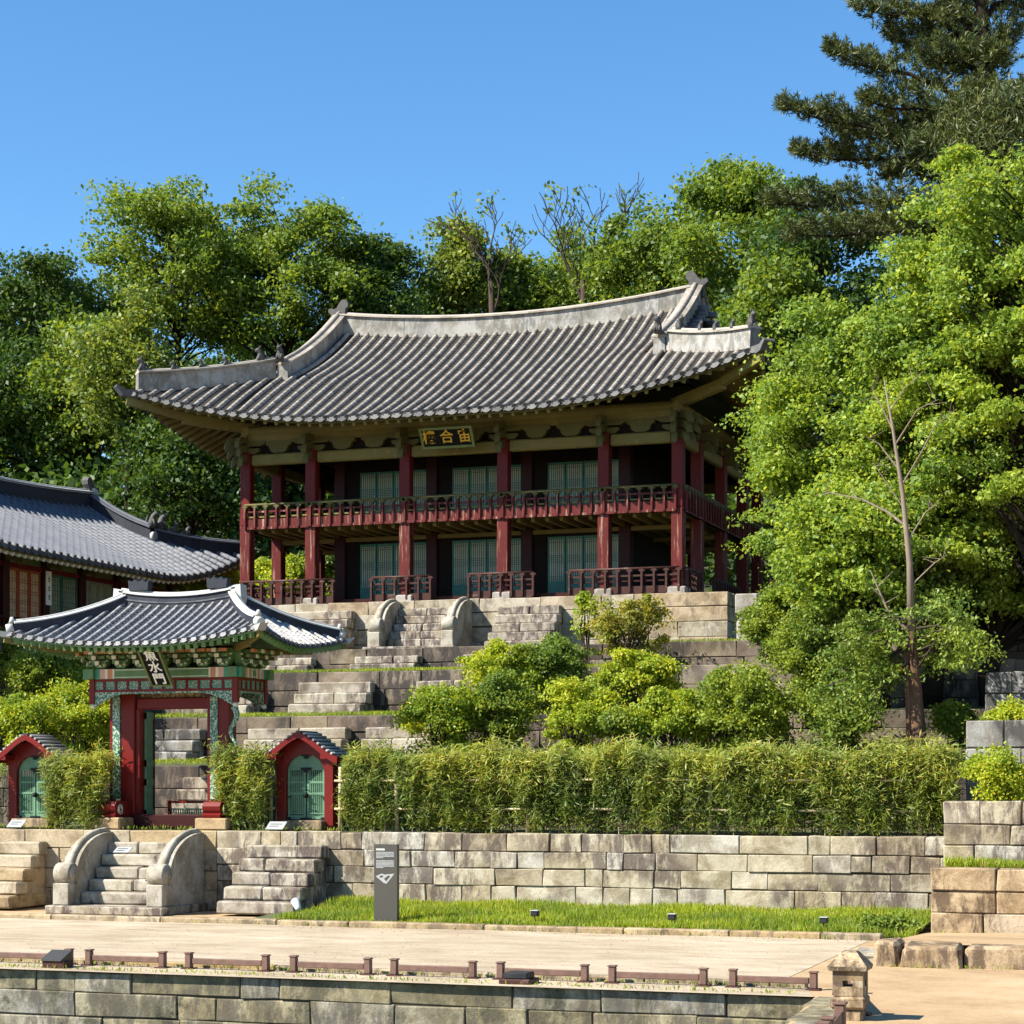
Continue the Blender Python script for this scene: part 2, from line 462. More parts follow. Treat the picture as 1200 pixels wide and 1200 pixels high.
# terraces: (wall face Y, top z)
TER = [(36.8, 1.60), (40.5, 2.94), (43.5, 4.10), (46.5, 5.30), (49.5, 6.06)]
t = MB()
t.quad((-17.0,33.58,0.02),(-5.2,33.58,0.02),(-4.5,36.75,0.26),(-17.0,36.75,0.14))   # verge rises to the wall
structure('verge', t, M['turf'])
b = MB()
for i, (y, z) in enumerate(TER):
    y1 = TER[i+1][0] if i+1 < len(TER) else 52.8
    rise = (0.02, 0.16, 0.17, 0.14, 0.04)[i]
    b.quad((-60, y+0.45, z-0.03), (6, y+0.45, z-0.03), (6, y1+0.1, z+rise), (-60, y1+0.1, z+rise))
b.quad((-60, 52.9, 6.08), (14, 52.9, 6.08), (14, 66.0, 6.4), (-60, 66.0, 6.4))
structure('terrace_beds', b, M['turf'])

hm = MB()                                                  # wooded slope behind the buildings
def hz(x, y):
    s_ = max(0.0, (y-66)/60.0)
    return 6.35 + 16*s_**0.9 + 1.2*math.sin(x*0.07+y*0.05)*min(1, s_*3)
xs = [-400,-250,-160,-110,-80,-65,-50,-40,-30,-20,-10,0,10,20,35,50,80,140,240,400]
ys = [66,70,75,82,90,100,115,135,170,240,330]
idx = [[hm.pt((x_, y_, min(hz(x_, y_), 24))) for x_ in xs] for y_ in ys]
for j in range(len(ys)-1):
    for i in range(len(xs)-1):
        hm.face((idx[j][i], idx[j][i+1], idx[j+1][i+1], idx[j+1][i]), 0, True)
structure('hill', hm, M['hill'])

def grit():
    g_ = MB(); r_ = random.Random(77)
    def stone(x, y, s_):
        v = [g_.pt((x+dx*s_*r_.uniform(.6,1.2), y+dy*s_*r_.uniform(.6,1.2), .012+dz*s_*r_.uniform(.5,.9))) for dx, dy, dz in ((1,0,0),(0,1,0),(-1,0,0),(0,-1,0),(0,0,1))]
        for a in range(4): g_.face((v[a], v[(a+1)%4], v[4]))
    for i in range(2600):
        x = r_.uniform(-18, -4.9); k_ = r_.random()
        y = r_.uniform(24.6, 25.4) if k_ < .4 else (33.3 - abs(r_.gauss(0, .25)) if k_ < .6 else r_.uniform(25.6, 33.3))
        stone(x, y, r_.uniform(.004, .015))
    o = obj('gravel', g_, M['sand_stone']); o['kind'] = 'stuff'; o['label'] = 'loose grit scattered on path and yard'
grit()

# ------------------------------------------------------------------ stone walls
def ashlar(mb, x0, x1, y, courses, depth=0.35, lmin=0.5, lmax=1.5, seed=0, gap=0.012, c=0.014, axis='x', sgn=1, jit=0.013):
    """courses of dressed blocks; face at y (axis x) or at x=y (axis y); courses: list of z levels"""
    rg = random.Random(seed)
    for z0, z1 in zip(courses, courses[1:]):
        x = x0; off = rg.uniform(-.012, .012)
        while x < x1 - 1e-4:
            L = rg.uniform(lmin, lmax)
            if x1 - (x + L) < lmin * 0.7: L = x1 - x
            d = off + rg.uniform(-.014, .014); zj0, zj1 = rg.uniform(-.006,.006), rg.uniform(-.006,.006)
            if axis == 'x':
                mb.block(x+gap/2, x+L-gap/2, y+d, y+depth, z0+gap/2+zj0, z1-gap/2+zj1, c, jit=jit, rng=rg)
            else:
                a, b_ = (y-depth, y+d) if sgn > 0 else (y+d, y+depth)
                mb.block(a, b_, x+gap/2, x+L-gap/2, z0+gap/2, z1-gap/2, c, jit=jit, rng=rg)
            x += L
    if axis == 'x': mb.box(x0+.03, x1-.03, y+0.045, y+depth-0.03, courses[0]+.01, courses[-1]-.04, 1)
    elif sgn > 0: mb.box(y-depth+.03, y-.045, x0+.03, x1-.03, courses[0]+.01, courses[-1]-.04, 1)

wl = MB(); ashlar(wl, -60, -4.62, 24.50, [-1.6,-1.25,-.92,-.62,-.29,-.005], 0.5, 0.55, 1.7, 11)
x = 24.0
rg = random.Random(3)
for z0, z1 in ((-1.6,-1.2),(-1.2,-.8),(-.8,-.42),(-.42,0.02)):   # the side that runs towards the viewer
    y = 24.45
    while y > 2:
        L = rg.uniform(0.8, 1.7)
        xe = lambda yy: -4.62 + (24.5-yy)*0.0841
        for a in (0,):
            x0_ = xe(y-L/2)
            wl.block(x0_, x0_+0.5, y-L+.01, y-.01, z0+.006, z1-.006, 0.02, jit=.006, rng=rg)
        y -= L
solo('pond_wall', wl, [M['pond_stone'], M['joint']], 'mossy ashlar wall lining the pond along the bottom edge of the view', 'wall')

wl = MB()
ashlar(wl, -32, -19.0, 36.8, [0,.40,.80,1.22,1.60], 0.5, 0.7, 1.6, 21)
solo('retaining_wall', wl, [M['warm_stone'], M['joint']], 'warm tan stone wall carrying the painted gate behind the three front stairs', 'wall')
wl = MB()
ashlar(wl, -19.0, -4.45, 36.8, [0.0,.20,.60,.93,1.25,1.60], 0.5, 0.32, 1.35, 22)
solo('retaining_wall', wl, [M['wall_stone'], M['joint']], 'streaked grey stone wall below the long hedge, grass at its foot', 'wall')
names = ['lowest terrace wall, seen through the gate opening, five stones high up the slope',
         'dark streaked terrace wall just above the small right door, under the azaleas',
         'terrace wall level with the gate roof eaves, bushes in front of its right half',
         'low terrace wall right under the pavilion podium']
cs = [[1.6,2.0,2.42,2.94],[2.9,3.35,3.72,4.10],[4.05,4.45,4.85,5.30],[5.25,5.66,6.06]]
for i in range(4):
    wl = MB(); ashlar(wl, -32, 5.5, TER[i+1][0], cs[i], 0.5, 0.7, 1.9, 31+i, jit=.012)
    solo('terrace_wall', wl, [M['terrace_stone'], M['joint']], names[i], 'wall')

# right-hand side: garden walls stepping up beside the yard
def rwall(x0, x1, y, cz, ret, seed, label, mat='wall_stone', lm=(0.5,1.2)):
    wl = MB(); ashlar(wl, x0, x1, y, cz, 0.45, lm[0], lm[1], seed, c=0.018, jit=.012)
    solo('garden_wall', wl, [M[mat], M['joint']], label, 'wall')
rwall(-4.55, 3.5, 34.3, [0.06,.42,.78,1.16], 1, 41, 'low brown stained stone wall at the yard edge, topped by grass', 'sand_stone', (0.7,1.4))
rwall(-4.50, 3.5, 35.55, [1.0,1.5,1.86,2.26], 1, 42, 'pale three course stone wall right of the hedge end', 'wall_stone')
rwall(-4.45, 3.5, 38.4, [2.2,2.75,3.2,3.72], 1, 43, 'rough grey wall of large slipped blocks behind the small bright bush', 'grey_stone', (0.5,1.1))
rwall(-4.30, 3.5, 40.35, [3.4,3.82,4.28,4.70], 1, 44, 'grey block wall highest at the right edge, in maple shade', 'grey_stone', (0.4,0.9))
t = MB()
for y0, y1, z in ((34.7,35.6,1.12),(35.95,38.5,2.22),(38.8,40.4,3.66),(40.7,49,4.66)):
    t.quad((-4.5,y0,z),(3.5,y0,z),(3.5,y1,z+.03),(-4.5,y1,z+.03))
structure('garden_beds', t, M['soil'])

rgb = random.Random(9)
for x0, x1, y0, h, lab in ((-4.62,-4.24,28.80,.36,'squarish end block of the rough stone step beside the lantern'),
                           (-4.22,-3.38,28.78,.31,'middle long rough stone of the yard step'),
                           (-3.36,-2.2,28.9,.33,'long rough stone of the yard step cut by the right edge'),
                           ):
    s_ = MB(); s_.block(x0, x1-.02, y0, y0+.55, -0.05, h, 0.05, jit=.03, rng=rgb)
    solo('step_stone', s_, M['sand_stone'], lab, 'stone')
s_ = MB(); s_.block(-5.05,-4.66,29.6,30.2,-.05,.14,.05,jit=.03,rng=rgb)
solo('step_stone', s_, M['balustrade_stone'], 'small flat pale stone where the kerb meets the yard step', 'stone')
t = MB(); t.quad((-4.6,29.3,.29),(6,29.3,.29),(6,34.35,.30),(-4.6,34.35,.08)); structure('yard', t, M['earth'])

# ------------------------------------------------------------------ stone stairs
def flight(x0, x1, ywall, z0, z1, n, tread, label, mat, seed, sides=True, lean=0.0):
    """n steps climbing to the wall top at z1; each step is one or two long slabs"""
    rg = random.Random(seed); mb = MB()
    h = (z1 - z0) / (n + 1)
    for i in range(n):
        yf = ywall - (n - i) * tread
        zt = z0 + h*(i+1)
        j = rg.uniform(-.03, .03); sh = lean*(n-i)
        cut = rg.random() < .45
        xm = x0 + (x1-x0)*rg.uniform(.35,.65)
        for a, b_ in (((x0, xm), (xm, x1)) if cut else ((x0, x1),)):
            mb.block(a+j+sh+.004, b_+j+sh-.004, yf, ywall+.02 if i == n-1 else yf+tread+.12, zt-h+.004, zt, 0.030, jit=.012, rng=rg)
        if i: mb.block(x0+.06+j, x1-.06+j, yf+.10, ywall-.01, z0, zt-h-.004, 0.02, jit=.004, rng=rg)
    return mb
def stairs(x0, x1, ywall, z0, z1, n, tread, label, mat, seed):
    solo('stone_steps', flight(x0, x1, ywall, z0, z1, n, tread, label, mat, seed), M[mat], label, 'stairs', 'stone stairs up the terraces')
stairs(-18.22,-16.56, 36.8, 0.04, 1.60, 5, .30, 'front stair of grey slabs streaked dark, leading to the right small door', 'stair_stone', 1)
stairs(-24.9,-22.85, 36.8, 0.04, 1.60, 5, .30, 'front stair of tan slabs cut by the left edge, below the left small door', 'warm_stone', 2)
stairs(-21.6,-19.7, 40.5, 1.62, 2.94, 4, .30, 'stair seen straight through the gate opening', 'stair_stone', 3)
stairs(-24.4,-22.75, 43.5, 3.0, 4.10, 3, .30, 'dark stair seen high in the gate opening, left of its middle', 'grey_stone', 4)
stairs(-21.5,-18.98, 43.5, 3.0, 4.10, 3, .30, 'wide stair above the right small door roof', 'stair_stone', 5)
stairs(-18.5,-16.6, 43.5, 3.0, 4.10, 3, .30, 'stair partly under the azaleas, right above the hedge start', 'stair_stone', 6)
stairs(-24.5,-22.7, 46.5, 4.2, 5.30, 3, .30, 'stair stub peeking out beside the gate frieze', 'stair_stone', 7)
stairs(-21.6,-19.64, 46.5, 4.2, 5.30, 3, .30, 'reddish grey stair right of the gate roof corner, third terrace up', 'stair_stone', 8)
stairs(-18.45,-16.6, 46.5, 4.2, 5.30, 3, .30, 'dark stair third terrace up, half hidden by the bright bush', 'stair_stone', 9)
stairs(-24.5,-22.6, 49.5, 5.42, 6.06, 2, .30, 'small dark stair just above the gate roof right eave', 'stair_stone', 10)
stairs(-21.4,-19.58, 49.5, 5.42, 6.06, 2, .30, 'two dark slabs below the pavilion middle stair', 'stair_stone', 11)
stairs(-18.35,-16.6, 49.5, 5.42, 6.06, 2, .30, 'two dark slabs below the pavilion right stair, touching the bushes', 'stair_stone', 12)
stairs(-24.8,-22.9, 52.8, 6.08, 7.60, 5, .27, 'pavilion podium stair right behind the gate roof corner', 'stair_stone', 13)
stairs(-18.6,-16.8, 52.8, 6.08, 7.60, 5, .27, 'pavilion podium stair right of the scroll banisters', 'stair_stone', 14)

def scroll_stair(x0, x1, ywall, z0, z1, n, tread, bw, label, mat, seed):
    """stair between two curved balusters that end in a round scroll on a block"""
    xm = (x0+x1)/2
    root = thing('scroll_stair', label, 'stairs', (xm, ywall-1.0, z0))
    st = flight(x0+bw, x1-bw, ywall, z0+.16, z1, n, tread, '', mat, seed)
    run = n*tread
    st.block(x0-.10, x1+.10, ywall-run-.62, ywall-.02, z0, z0+.16, 0.02)
    obj('steps', st, M['stair_stone'], root)
    H = z1 - z0
    for xa in (x0, x1-bw):
        bl = MB()
        # curved back: quarter-ellipse top line from wall top down to the scroll
        yb = ywall - .02; yf = ywall - run - .12
        zs = z0 + .16 + 0.36*H
        prof = [(yb, z0+.16), (yb, z1-.04)]
        N = 12
        for i in range(N+1):
            a = math.pi/2*i/N
            prof.append((yb - .10 - (yb-.10-yf)*math.sin(a), zs + (z1-.04-zs)*math.cos(a)))
        prof.append((yf, z0+.16))
        bl.prism(prof, lambda q: (xa, q[0], q[1]), lambda q: (xa+bw, q[0], q[1]))
        # raised rim along the top
        rim = [(xa+bw/2, y_, z_+.02) for y_, z_ in prof[1:-1]]
        bl.tube(rim, [bw*.22]*len(rim), 8)
        o = obj('balustrade', bl, M['balustrade_stone'], root)
        sc = MB()
        sc.block(xa-.02, xa+bw+.02, yf-.34, yf+.04, z0+.16, z0+.16+.27*H, .02)
        obj('newel_block', sc, M['balustrade_stone'], o)
        ds = MB(); r_ = .130*H
        zc = z0+.16+.27*H + r_*.92; yc = yf-.14
        for k_, (hw, rr) in enumerate(((bw*.5+.012, r_), (bw*.5+.025, r_*.72), (bw*.5+.035, r_*.4))):
            pr = [(0.02, -hw), (rr*.94, -hw), (rr, -hw+.02), (rr, hw-.02), (rr*.94, hw), (0.02, hw)]
            n_ = 18; rings = []
            for rad, xo in pr:
                rings.append([ds.pt((xa+bw/2+xo, yc+rad*math.cos(2*math.pi*i/n_), zc+rad*math.sin(2*math.pi*i/n_))) for i in range(n_)])
            for a_, b_ in zip(rings, rings[1:]):
                for i in range(n_): ds.face((a_[i], b_[i], b_[(i+1)%n_], a_[(i+1)%n_]), 0, True)
        obj('scroll', ds, M['balustrade_stone'], o)
    return root
scroll_stair(-21.66,-19.27, 36.8, 0.0, 1.60, 5, .26, .32, 'gate stair with curved stone banisters ending in round scrolls', 'warm_stone', 51)
scroll_stair(-21.88,-19.43, 52.8, 6.06, 7.60, 5, .22, .32, 'pavilion middle stair with curved scroll banisters', 'stair_stone', 52)
# ------------------------------------------------------------------ Korean tiled roofs
class Roof:
    """hip or hip-and-gable roof in a local frame: x along the front eave, -y to the front, centre at 0,0"""
    def __init__(s, hx, hy, gx, tg, ze, zr, rl, a, H, e0, flare, spacing, rr, tf):
        s.hx, s.hy, s.gx, s.tg, s.ze, s.zr, s.rl, s.a, s.H, s.e0, s.flare = hx, hy, gx, tg, ze, zr, rl, a, H, e0, flare
        s.spacing, s.rr, s.tf = spacing, rr, tf
    def xh(s, t): return s.hx - (s.hx - s.gx) * min(t/s.tg, 1.0)
    def lift(s, e):
        e = max(0.0, e); return max(0.0, 1 - e/s.e0)**2
    def z(s, t, e, xr):
        zr = s.zr + s.rl*min(1.0, abs(xr)/s.gx)**2
        return s.ze + (zr - s.ze)*(s.a*t + (1-s.a)*t*t) + s.H*s.lift(e)*(1-t)**2
    def front(s, x, t, dz=0.0, sg=-1):
        e = s.xh(t) - abs(x); l = s.lift(e)*(1-t)**2*s.flare
        return Vector((x + math.copysign(l, x)*(1 if e < s.e0 else 0), sg*(s.hy*(1-t) + l), s.z(t, e, x) + dz))
    def side(s, y, t, dz=0.0, sg=1):
        e = s.hy*(1-t) - abs(y); l = s.lift(e)*(1-t)**2*s.flare
        return Vector((sg*(s.xh(t) + l), y + math.copysign(l, y), s.z(t, e, s.xh(t)) + dz))
    def tf_front(s, x): return 1.0 if abs(x) <= s.gx else max(0.0, (s.hx-abs(x))/(s.hx-s.gx)*s.tg)
    def tf_side(s, y): return max(0.0, min(s.tg, 1 - abs(y)/s.hy))

    def rows(s, mb, P, xs, tend, kmax, m_under, m_row, m_end, lat, nx_up):
        """pan tiles between rows, round cover tiles along rows, end tiles at the eave"""
        half = s.spacing/2
        r = s.rr
        for i in range(len(xs)-1):
            xa, xb = xs[i], xs[i+1]
            ta, tb = tend(xa), tend(xb)
            K = max(2, int(kmax*max(ta, tb)))
            prev = None
            for k in range(K):
                u0, u1 = k/K, (k+1)/K
                step = 0.030
                A = mb.pt(P(xa, ta*u0, step)); B = mb.pt(P(xb, tb*u0, step))
                C = mb.pt(P(xb, tb*u1, 0)); D = mb.pt(P(xa, ta*u1, 0))
                mb.face((A, B, C, D), m_under)
                if prev: mb.face((prev[1], prev[0], B, A), m_under)
                else: mb.face((mb.pt(P(xa, 0, -.05)), mb.pt(P(xb, 0, -.05)), B, A), m_under)
                prev = (D, C)
            # drooping end tile of the pan row
            c = (P(xa, 0, 0) + P(xb, 0, 0))/2
            ax = (P(xb, 0, 0) - P(xa, 0, 0)).normalized()
            out = (P((xa+xb)/2, 0, 0) - P((xa+xb)/2, 0.06, 0)); out.z = 0; out.normalize()
            pl = []; w_ = half*0.86
            for q in range(9):
                an = math.pi*q/8
                pl.append(c + out*(.02 + .05*math.sin(an)) + ax*(w_*math.cos(an)) + Vector((0,0,.03 - s.rr*1.9*math.sin(an))))
            ids = [mb.pt(p_) for p_ in pl]; mb.face(ids, m_end)
            ids2 = [mb.pt(p_ - out*.04 + Vector((0,0,.012))) for p_ in pl]; mb.face(ids2[::-1], m_end)
            for q in range(8): mb.face((ids[q+1], ids[q], ids2[q], ids2[q+1]), m_end)
        for i, x in enumerate(xs):
            te = tend(x)
            if te < 0.015: continue
            K = max(2, int(kmax*.62*te)); N = 6
            cen = [P(x, te*k/K, r*.25) for k in range(K+1)]
            for k in range(K):
                a, b = cen[k], cen[k+1]
                tdir = (b-a).normalized()
                side = (P(x+.01, te*k/K, 0) - P(x-.01, te*k/K, 0)).normalized()
                up = side.cross(tdir)
                if up.z < 0: up = -up
                wob = 1.0
                ring = []
                for p_, rad in ((a - tdir*.010, r*1.03*wob), (b, r*.975*wob)):
                    ring.append([mb.pt(p_ + side*(rad*math.cos(math.pi*q/N)) + up*(rad*math.sin(math.pi*q/N)*1.18)) for q in range(N+1)])
                for q in range(N):
                    mb.face((ring[0][q], ring[0][q+1], ring[1][q+1], ring[1][q]), m_row, True)
                if k > 0: mb.face(ring[0], m_row)
                else:
                    # round end disc with a raised rim
                    o_ = a - tdir*.05; n_ = 12
                    d1 = [mb.pt(o_ + side*(r*1.18*math.cos(2*math.pi*q/n_)) + up*(r*1.18*math.sin(2*math.pi*q/n_))) for q in range(n_)]
                    d0 = [mb.pt(a + side*(r*1.18*math.cos(2*math.pi*q/n_)) + up*(r*1.18*math.sin(2*math.pi*q/n_))) for q in range(n_)]
                    d2 = [mb.pt(o_ + tdir*.018 + side*(r*.85*math.cos(2*math.pi*q/n_)) + up*(r*.85*math.sin(2*math.pi*q/n_))) for q in range(n_)]
                    for q in range(n_):
                        mb.face((d0[q], d0[(q+1)%n_], d1[(q+1)%n_], d1[q]), m_end)
                        mb.face((d1[q], d1[(q+1)%n_], d2[(q+1)%n_], d2[q]), m_end)
                    mb.face(d2, m_end)
                    mb.face(ring[0], m_row)
            # rounded top end
            mb.lathe(cen[-1], [(r*.95,0),(r*.8,r*.4),(r*.3,r*.75),(0.01,r*.8)], 8, m_end)

    def covering(s, parent, mats, sides=(1,), course=0.14, back=True):
        mb = MB(s.tf)
        kf = max(6, int(math.hypot(s.hy, s.zr-s.ze)/course))
        n = int(round(2*s.hx/s.spacing)); xs = [-s.hx*.997 + 2*s.hx*.997*i/n for i in range(n+1)]
        # keep the gable edge on a row boundary
        s.rows(mb, lambda x, t, dz: s.front(x, t, dz), xs, s.tf_front, kf, 0, 1, 2, None, None)
        n2 = int(round(2*s.hy/s.spacing)); ys = [-s.hy*.997 + 2*s.hy*.997*i/n2 for i in range(n2+1)]
        for sg in sides:
            s.rows(mb, lambda y, t, dz, sg=sg: s.side(y, t, dz, sg), ys, s.tf_side, kf, 0, 1, 2, None, None)
        # back slope and any plain sides
        def sheet(P, xs_, tend, nt=10, dz=0.0, m=0):
            for xa, xb in zip(xs_, xs_[1:]):
                ta, tb = tend(xa), tend(xb)
                for k in range(nt):
                    mb.quad(P(xa, ta*k/nt, dz), P(xb, tb*k/nt, dz), P(xb, tb*(k+1)/nt, dz), P(xa, ta*(k+1)/nt, dz), m)
        if back: sheet(lambda x, t, dz: s.front(x, t, dz, 1), xs, s.tf_front)
        for sg in (-1, 1):
            if sg not in sides: sheet(lambda y, t, dz, sg=sg: s.side(y, t, dz, sg), ys, s.tf_side)
        return obj('tile_covering', mb, mats, parent)

    def soffit(s, parent, mat, dz=-0.17, name='soffit'):
        mb = MB(s.tf)
        N = 40
        xs = [-s.hx + 2*s.hx*i/N for i in range(N+1)]; ys = [-s.hy + 2*s.hy*i/24 for i in range(25)]
        def cut(x): return min(s.tf_front(x), 0.62)
        for sg in (-1, 1):
            for xa, xb in zip(xs, xs[1:]):
                for k in range(4):
                    q = [s.front(x, .012 + (cut(x)-.012)*kk/4 if cut(x) > .012 else cut(x), dz, sg) for x, kk in ((xa,k),(xb,k),(xb,k+1),(xa,k+1))]
                    mb.quad(*q)
        for sg in (-1, 1):
            for ya, yb in zip(ys, ys[1:]):
                for k in range(4):
                    q = [s.side(y, .012 + (s.tf_side(y)-.012)*kk/4 if s.tf_side(y) > .012 else s.tf_side(y), dz, sg) for y, kk in ((ya,k),(yb,k),(yb,k+1),(ya,k+1))]
                    mb.quad(*q)
        # eave board closing tiles and soffit
        for sg in (-1, 1):
            for xa, xb in zip(xs, xs[1:]): mb.quad(s.front(xa,.012,dz,sg), s.front(xb,.012,dz,sg), s.front(xb,.012,-.03,sg), s.front(xa,.012,-.03,sg))
            for ya, yb in zip(ys, ys[1:]): mb.quad(s.side(ya,.012,dz,sg), s.side(yb,.012,dz,sg), s.side(yb,.012,-.03,sg), s.side(ya,.012,-.03,sg))
        return obj(name, mb, mat, parent)

    def rafters(s, parent, m_round, m_square, over, bx, by, sp=0.33, r=0.065, t_in=0.36, dz=-.17, sides=(1,-1), fronts=(-1,), k=1.0):
        """round rafters from the wall plate outwards and squared flying rafters to the eave; fanned at corners.
        over: depth of the eave; bx, by: half size of the wall plate"""
        t1 = over/s.hy * 0.36
        mb = MB(s.tf); mq = MB(s.tf)
        def along(P, half_e, half_b, tend):
            n = int(2*half_e/sp)
            for i in range(n+1):
                x = -half_e + 2*half_e*i/n
                if abs(x) > half_e - .12: continue
                xi = x if abs(x) <= half_b - 1.0 else math.copysign(half_b-1.0 + (abs(x)-half_b+1.0)*0.22, x)
                tin = over/s.hy*1.02
                lim = lambda t, xx: min(t, max(0.0, tend(xx)))
                pt = lambda t, f, d: P(x + (xi-x)*f, t, d)
                a = pt(t1, .36, dz-r-.02); b = pt(tin, 1.0, dz-r-.02)
                mb.tube([a, b], r, 6)
                mb_end = a
                c = pt(0.02, .0, dz-.055); d = pt(t1*1.25, .42, dz-.05)
                mq.beam(c, d, .085, .10)
        for sg in fronts:
            along(lambda x, t, d, sg=sg: s.front(x, t, d, sg), s.hx, bx, s.tf_front)
        for sg in sides:
            along(lambda y, t, d, sg=sg: s.side(y, t*s.hy/((s.hx-s.gx)/s.tg), d, sg), s.hy, by, s.tf_side)
        # corner hip rafters
        for sx in (-1, 1):
            for sy in (-1, 1):
                if sy == 1 and 1 not in fronts: pass
                tip = s.front(sx*s.hx, 0.0, dz-.12*k, sy)
                inn = Vector((sx*(bx-.3), sy*(by-.3), s.ze + .25*(s.zr-s.ze)*over/s.hy*2 - .30))
                mid = tip.lerp(inn, .45) + Vector((0,0,-.10*k))
                mb.beam(tip, mid, .17*k, .22*k); mb.beam(mid + (tip-mid)*.05 + Vector((0,0,-.06*k)), inn, .2*k, .28*k)
        o = obj('rafters', mb, m_round, parent)
        obj('flying_rafters', mq, m_square, o)
        return o

    def ridge(s, parent, name, path, w, h, mats, cap=0.085, band=None, label=None, ov=.05, th=.035):
        """plastered wall of tiles following path (local base points), topped by a row of cover tiles.
        mats: [wall, cap]"""
        mb = MB(s.tf)
        pts = [Vector(p) for p in path]
        L = []
        for k, p in enumerate(pts):
            t = pts[min(k+1, len(pts)-1)] - pts[max(0, k-1)]
            sd = Vector((-t.y, t.x, 0))
            if sd.length < 1e-6: sd = Vector((1,0,0))
            sd.normalize()
            hh = h[k] if hasattr(h, '__len__') else h
            L.append((p, sd, hh))
        def strip(w0, z0, w1, z1, m):
            for (p, sd, hh), (q, sd2, h2) in zip(L, L[1:]):
                for sg in (-1, 1):
                    a = p + sd*(sg*w0) + Vector((0,0,z0(hh))); b = q + sd2*(sg*w0) + Vector((0,0,z0(h2)))
                    c = q + sd2*(sg*w1) + Vector((0,0,z1(h2))); d = p + sd*(sg*w1) + Vector((0,0,z1(hh)))
                    mb.quad(a, b, c, d, m)
        strip(w/2, lambda H_: -0.10, w/2*.86, lambda H_: H_, 0)
        # overhanging drip tile then round cover
        strip(w/2*.86, lambda H_: H_-.001, w/2+ov, lambda H_: H_-.012, 1)
        strip(w/2+ov, lambda H_: H_-.012, w/2+ov, lambda H_: H_+th, 1)
        strip(w/2+ov, lambda H_: H_+th, 0.0, lambda H_: H_+th+.05, 1)
        for (p, sd, hh), sgn in ((L[0], -1), (L[-1], 1)):
            mb.quad(p - sd*w/2 + Vector((0,0,-.1)), p + sd*w/2 + Vector((0,0,-.1)), p + sd*w/2*.86 + Vector((0,0,hh)), p - sd*w/2*.86 + Vector((0,0,hh)), 0)
            mb.face([mb.pt(p - sd*(w/2+ov) + Vector((0,0,hh-.012))), mb.pt(p + sd*(w/2+ov) + Vector((0,0,hh-.012))), mb.pt(p + sd*(w/2+ov) + Vector((0,0,hh+th))), mb.pt(p + Vector((0,0,hh+th+.05))), mb.pt(p - sd*(w/2+ov) + Vector((0,0,hh+th)))], 1)
        mb.tube([p + Vector((0,0,hh+th+.04)) for p, sd, hh in L], cap, 8, 1)
        if band:
            for zf, wd in band:
                for sg in (-1, 1):
                    for (p, sd, hh), (q, sd2, h2) in zip(L, L[1:]):
                        a = p + sd*(sg*(w/2*.96+.012)); b = q + sd2*(sg*(w/2*.96+.012))
                        mb.quad(a + Vector((0,0,hh*zf)), b + Vector((0,0,h2*zf)), b + Vector((0,0,h2*zf+wd)), a + Vector((0,0,hh*zf+wd)), 2)
        return obj(name, mb, mats, parent, label)

def finial(parent, tf, base, dx, mats, sc=1.0, name='ridge_finial'):
    """ridge-end ornament: curled head turned along dx (local +x or -x)"""
    prof = [(-.28,-.45),(.25,-.45),(.26,-.05),(.44,.10),(.40,.24),(.16,.20),(.05,.26),(-.05,.44),(-.18,.56),(-.33,.55),(-.43,.42),(-.42,.27),(-.32,.20),(-.30,.05)]
    mb = MB(tf)
    f = lambda y: (lambda q: Vector(base) + Vector((dx*q[0]*sc, y, q[1]*sc)))
    mb.prism([(p[0], p[1]) for p in prof], f(-.13*sc), f(.13*sc))
    return obj(name, mb, mats, parent)

def roof_beast(parent, tf, p, face, mat, h=0.34, kind=0):
    """small seated guardian on the hip ridge; face = horizontal direction it looks along"""
    mb = MB(tf); p = Vector(p); f = Vector(face).normalized(); s_ = Vector((-f.y, f.x, 0))
    mb.tube([p + Vector((0,0,-.05)), p + f*.02*h + Vector((0,0,.35*h)), p + f*.10*h + Vector((0,0,.66*h)), p + f*.26*h + Vector((0,0,.80*h)), p + f*.46*h + Vector((0,0,.72*h))],
            [.30*h, .27*h, .19*h, .20*h, .09*h], 7)
    for sg in (-1, 1):
        mb.tube([p + s_*(sg*.15*h) + f*.12*h + Vector((0,0,.45*h)), p + s_*(sg*.17*h) + f*.34*h + Vector((0,0,0))], [.09*h, .08*h], 5)
        mb.tube([p + s_*(sg*.10*h) + f*.16*h + Vector((0,0,.92*h)), p + s_*(sg*.16*h) + f*.06*h + Vector((0,0,1.12*h))], [.06*h, .02*h], 4)
    mb.tube([p - f*.25*h + Vector((0,0,.05*h)), p - f*.42*h + Vector((0,0,.4*h)), p - f*.3*h + Vector((0,0,.75*h))], [.10*h,.08*h,.03*h], 5)
    return obj('ridge_figure', mb, mat, parent)
# ------------------------------------------------------------------ the two-storey pavilion
PX = [-26.88, -24.80, -21.87, -18.93, -16.00, -13.92]
PY = [54.0, 56.1, 59.0, 61.9, 64.0]
PC = (-20.40, 59.0)
Z0, ZF, ZRAIL, ZB0, ZB1 = 7.60, 9.92, 10.66, 11.78, 12.10

